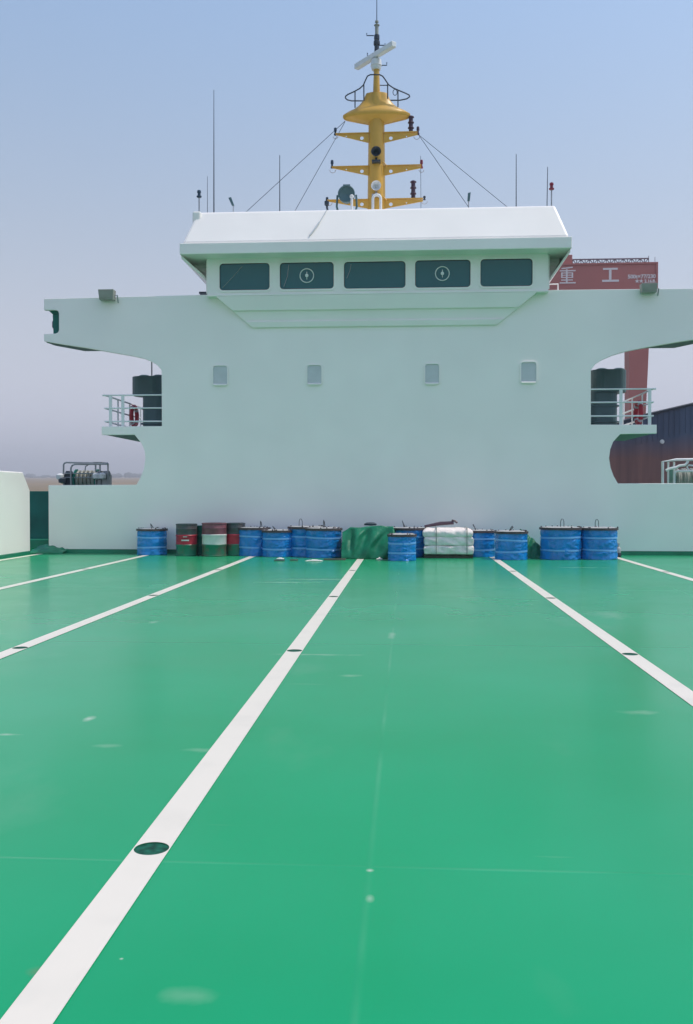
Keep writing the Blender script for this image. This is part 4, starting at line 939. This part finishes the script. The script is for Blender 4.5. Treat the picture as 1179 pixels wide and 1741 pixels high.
for (px, py, lab) in ((478, 952.5, 'small pale rag lying on the leftmost dark scrap'), (646, 950.5, 'small pale rag at the foot of the green tarp heap'), (535, 953.5, 'long pale rag on the deck in front of the wide blue reel')):
    g_ = ground(px, py); wv = 0.22 if 'long' in lab else 0.09
    def f_rag(u, v, g_=g_, wv=wv): return (g_.x + (u - .5) * 2 * wv, g_.y - .1 + (v - .5) * .12 + .03 * nz(u * 4, 2, px), .045 + .03 * math.sin(PI * u) * math.sin(PI * v) + .015 * nz(u * 5, v * 5, px) if 'leftmost' in lab else .008 + .03 * math.sin(PI * u) * math.sin(PI * v) * (1 + nz(u * 5, v * 5, px)))
    tag(cloth('rag', RAG, f_rag, 12, 8, thick=.006), lab, 'rag', 'rags on the deck')

# ---------------------------------------------------------------- far shipyard on the right
YH = 75.0
t = thing('moored_ship', (at(1100, 800, YH).x, YH, tilt(-7)(0, YH)), 'big rusty ship hull, navy above and brown below, beyond the right balcony', 'ship')
g = MB(); zw = tilt(-7.6)(0, YH)
x0_, x1_ = at(930, 730, YH).x, at(1700, 600, YH).x
tp = [at(930, 738, YH), at(1036, 722, YH), at(1085, 707, YH), at(1179, 685, YH), at(1300, 664, YH), at(1700, 640, YH)]
prof = [(p.x, p.z) for p in tp]
g.prism([(x0_ + 3, zw)] + [(x1_, zw)] + prof[::-1], XZ, YH, YH + 16); g.build('hull_plating', RUSTHULL, t, .1)
for i in range(60):
    x = at(1082, 700, YH).x + i * 0.42; zz_ = None
    for j in range(len(prof) - 1):
        if prof[j][0] <= x <= prof[j + 1][0]: zz_ = prof[j][1] + (prof[j + 1][1] - prof[j][1]) * (x - prof[j][0]) / (prof[j + 1][0] - prof[j][0])
    if zz_ and x < at(1215, 700, YH).x: g = MB(); g.box(x, x + .07, YH - .05, YH - .004, zz_ - 2.2, zz_ - .18); g.build('frame_rib', RUSTHULL, t)
g = MB(); g.tube([(tp[1].x, YH - .12, tp[1].z - .06), (tp[2].x, YH - .12, tp[2].z - .06), (tp[3].x, YH - .12, tp[3].z - .06), (tp[4].x, YH - .12, tp[4].z - .06), (tp[5].x, YH - .12, tp[5].z - .06)], .1, 6); g.build('gunwale', DARKSTEEL, t)
g = MB(); p = at(1126, 751, YH); g.lathe([(.0, -.12), (.16, -.10), (.18, -.002)], (p.x, YH, p.z), 12, 'Y'); g.build('hull_lamp', RAG, t)

YC = 185.0
def cq(px, py): p = at(px, py, YC); return (p.x, p.z)
zg = tilt(-8)(0, YC)
crane = thing('gantry_crane', (cq(1090, 700)[0], YC, zg), 'red gantry crane with pale lettering rising beyond the right bridge wing', 'gantry crane')
xc0, xc1 = cq(560, 470)[0], cq(1118, 470)[0]; zc0, zc1 = cq(1050, 496)[1], cq(1050, 447)[1]
g = MB(); g.box(xc0, xc1, YC, YC + 7, zc0, zc1); g.build('girder', CRANE, crane, .06)
g = MB(); g.box(xc0, xc1 + .08, YC - .25, YC - .002, zc1 - .3, zc1 + .02); g.box(xc0, xc1 + .08, YC - .25, YC - .002, zc0, zc0 + .35); g.box(xc1 - .3, xc1 + .08, YC - .25, YC - .003, zc0 + .36, zc1 - .31); g.build('girder_flange', CRANE, crane)
g = MB(); g.box(cq(930, 440)[0], cq(974, 440)[0], YC + .3, YC + 6, zc1 + .003, cq(960, 432.5)[1]); g.build('machinery_house', CRANE, crane, .05)
g = MB(); pt = [cq(1072, 560), cq(1109, 560), cq(1103, 706), cq(1101, 860), cq(1074, 860), cq(1072.5, 700)]
lz = zc0 - .003
leg = [(cq(1071.5, 560)[0], lz), (cq(1110, 560)[0], lz), (cq(1100, 720)[0], cq(1100, 720)[1]), (cq(1096, 800)[0], zg), (cq(1074, 800)[0], zg), (cq(1072.5, 720)[0], cq(1100, 720)[1])]
g.prism(leg[::-1], XZ, YC + 1, YC + 5); g.build('leg', CRANE, crane, .05)
g = MB(); lx = cq(640, 560)[0]; g.prism([(lx, zg), (lx + 2.2, zg), (lx + 4, lz), (lx - 1.2, lz)], XZ, YC + 1, YC + 5); g.build('leg', CRANE, crane, .05)
# walkway truss on the girder
g = MB(); za_, zb_ = zc1 + .02, cq(1050, 438.5)[1]; xs_, xe_ = cq(975, 440)[0], cq(1105, 440)[0]; yy = YC + .8
g.tube([(xs_, yy, zb_), (xe_, yy, zb_)], .15, 5); g.tube([(xs_, yy, za_ + .12), (xe_ + 1.2, yy, za_ + .12)], .12, 5)
n_ = 18; rn = random.Random(2)
for i in range(n_):
    xa_, xb_ = xs_ + (xe_ - xs_) * i / n_, xs_ + (xe_ - xs_) * (i + 1) / n_
    g.tube([(xa_, yy, za_), (xa_, yy, zb_)], .09, 5)
    g.tube([(xa_, yy, za_ if i % 2 else zb_), (xb_, yy, zb_ if i % 2 else za_)], .09, 5)
g.tube([(xe_, yy, zb_), (xe_, yy, za_)], .08, 5); g.tube([(xe_, yy, zb_ + .5), (xe_, yy, zb_)], .06, 5); g.tube([(xe_ + 1.2, yy, za_), (xe_ + 1.2, yy, za_ + 1.2)], .05, 5)
g.build('walkway_truss', CRANETRUSS, crane)
# lettering: two large characters made of strokes, and the small load line
g = MB()
def bar(px0, px1, py0, py1, sk=0.0):
    a_, c__ = cq(px0, py1), cq(px1, py0); dz = cq(px1, py0 - sk)[1] - cq(px1, py0)[1]
    g.hexa([(a_[0], YC - .10, a_[1]), (c__[0], YC - .10, a_[1] + dz), (c__[0], YC - .004, a_[1] + dz), (a_[0], YC - .004, a_[1])], [(a_[0], YC - .10, c__[1]), (c__[0], YC - .10, c__[1] + dz), (c__[0], YC - .004, c__[1] + dz), (a_[0], YC - .004, c__[1])])
bar(1025.5, 1050.5, 455.5, 459); bar(1035.6, 1039.9, 459.05, 475.45); bar(1024, 1052.5, 475.5, 479.4)
g.build('lettering', LETTER, crane)
g = MB()
bar(955, 974, 455.6, 457.8, 2.0)                            # top slanting stroke
bar(952.2, 979, 459.3, 461.6)                               # long second stroke
bar(954.3, 956.8, 463.3, 472.7); bar(972.2, 974.7, 463.3, 472.7)
bar(956.85, 972.15, 463.3, 465.0); bar(956.85, 972.15, 467.2, 468.7); bar(956.85, 972.15, 471.0, 472.7)
bar(954.3, 974.2, 475.2, 477.2); bar(951.8, 979, 479.8, 482.3)
for y0, y1 in ((458.0, 459.25), (461.65, 463.25), (465.05, 467.15), (468.75, 470.95), (472.75, 475.15), (477.25, 479.75)): bar(962.4, 965.4, y0, y1)
g.build('lettering', LETTER, crane)
def small_text(body, px, py, size):
    cu = bpy.data.curves.new('load_text', 'FONT'); cu.body = body; cu.size = size; cu.extrude = 0.03; cu.offset = 0.03
    ob = bpy.data.objects.new('load_text', cu); C.objects.link(ob)
    dg = bpy.context.evaluated_depsgraph_get(); me = bpy.data.meshes.new_from_object(ob.evaluated_get(dg))
    bpy.data.objects.remove(ob)
    x_, z_ = cq(px, py); me.transform(Matrix.Translation((x_, YC - .06, z_)) @ Matrix.Rotation(PI / 2, 4, 'X'))
    me.materials.clear(); me.materials.append(LETTER)
    o = bpy.data.objects.new('load_lettering', me); C.objects.link(o); o.parent = crane; o.matrix_parent_inverse = parent_inv(crane)
small_text('500t\u00d777/230t', 1067.5, 473.5, 1.02)
small_text('\u2605\u2605 2,16.8.8', 1080, 480.6, 0.80)

# ---------------------------------------------------------------- haze
hm = bpy.data.materials.new('thin_industrial_haze'); hm.use_nodes = True
hn = hm.node_tree.nodes; hn.clear(); ho = hn.new('ShaderNodeOutputMaterial'); pv_ = hn.new('ShaderNodeVolumePrincipled')
pv_.inputs['Color'].default_value = (0.86, 0.87, 0.92, 1); pv_.inputs['Density'].default_value = HAZE
hm.node_tree.links.new(pv_.outputs[0], ho.inputs['Volume'])
b = MB(); b.box(-3700, 3700, -560, 3700, tilt(-8)(0, -560) - 1, 130)
tag(b.build('haze', hm), 'thin pale haze in the air over the river and the marsh', 'haze', kind='stuff')
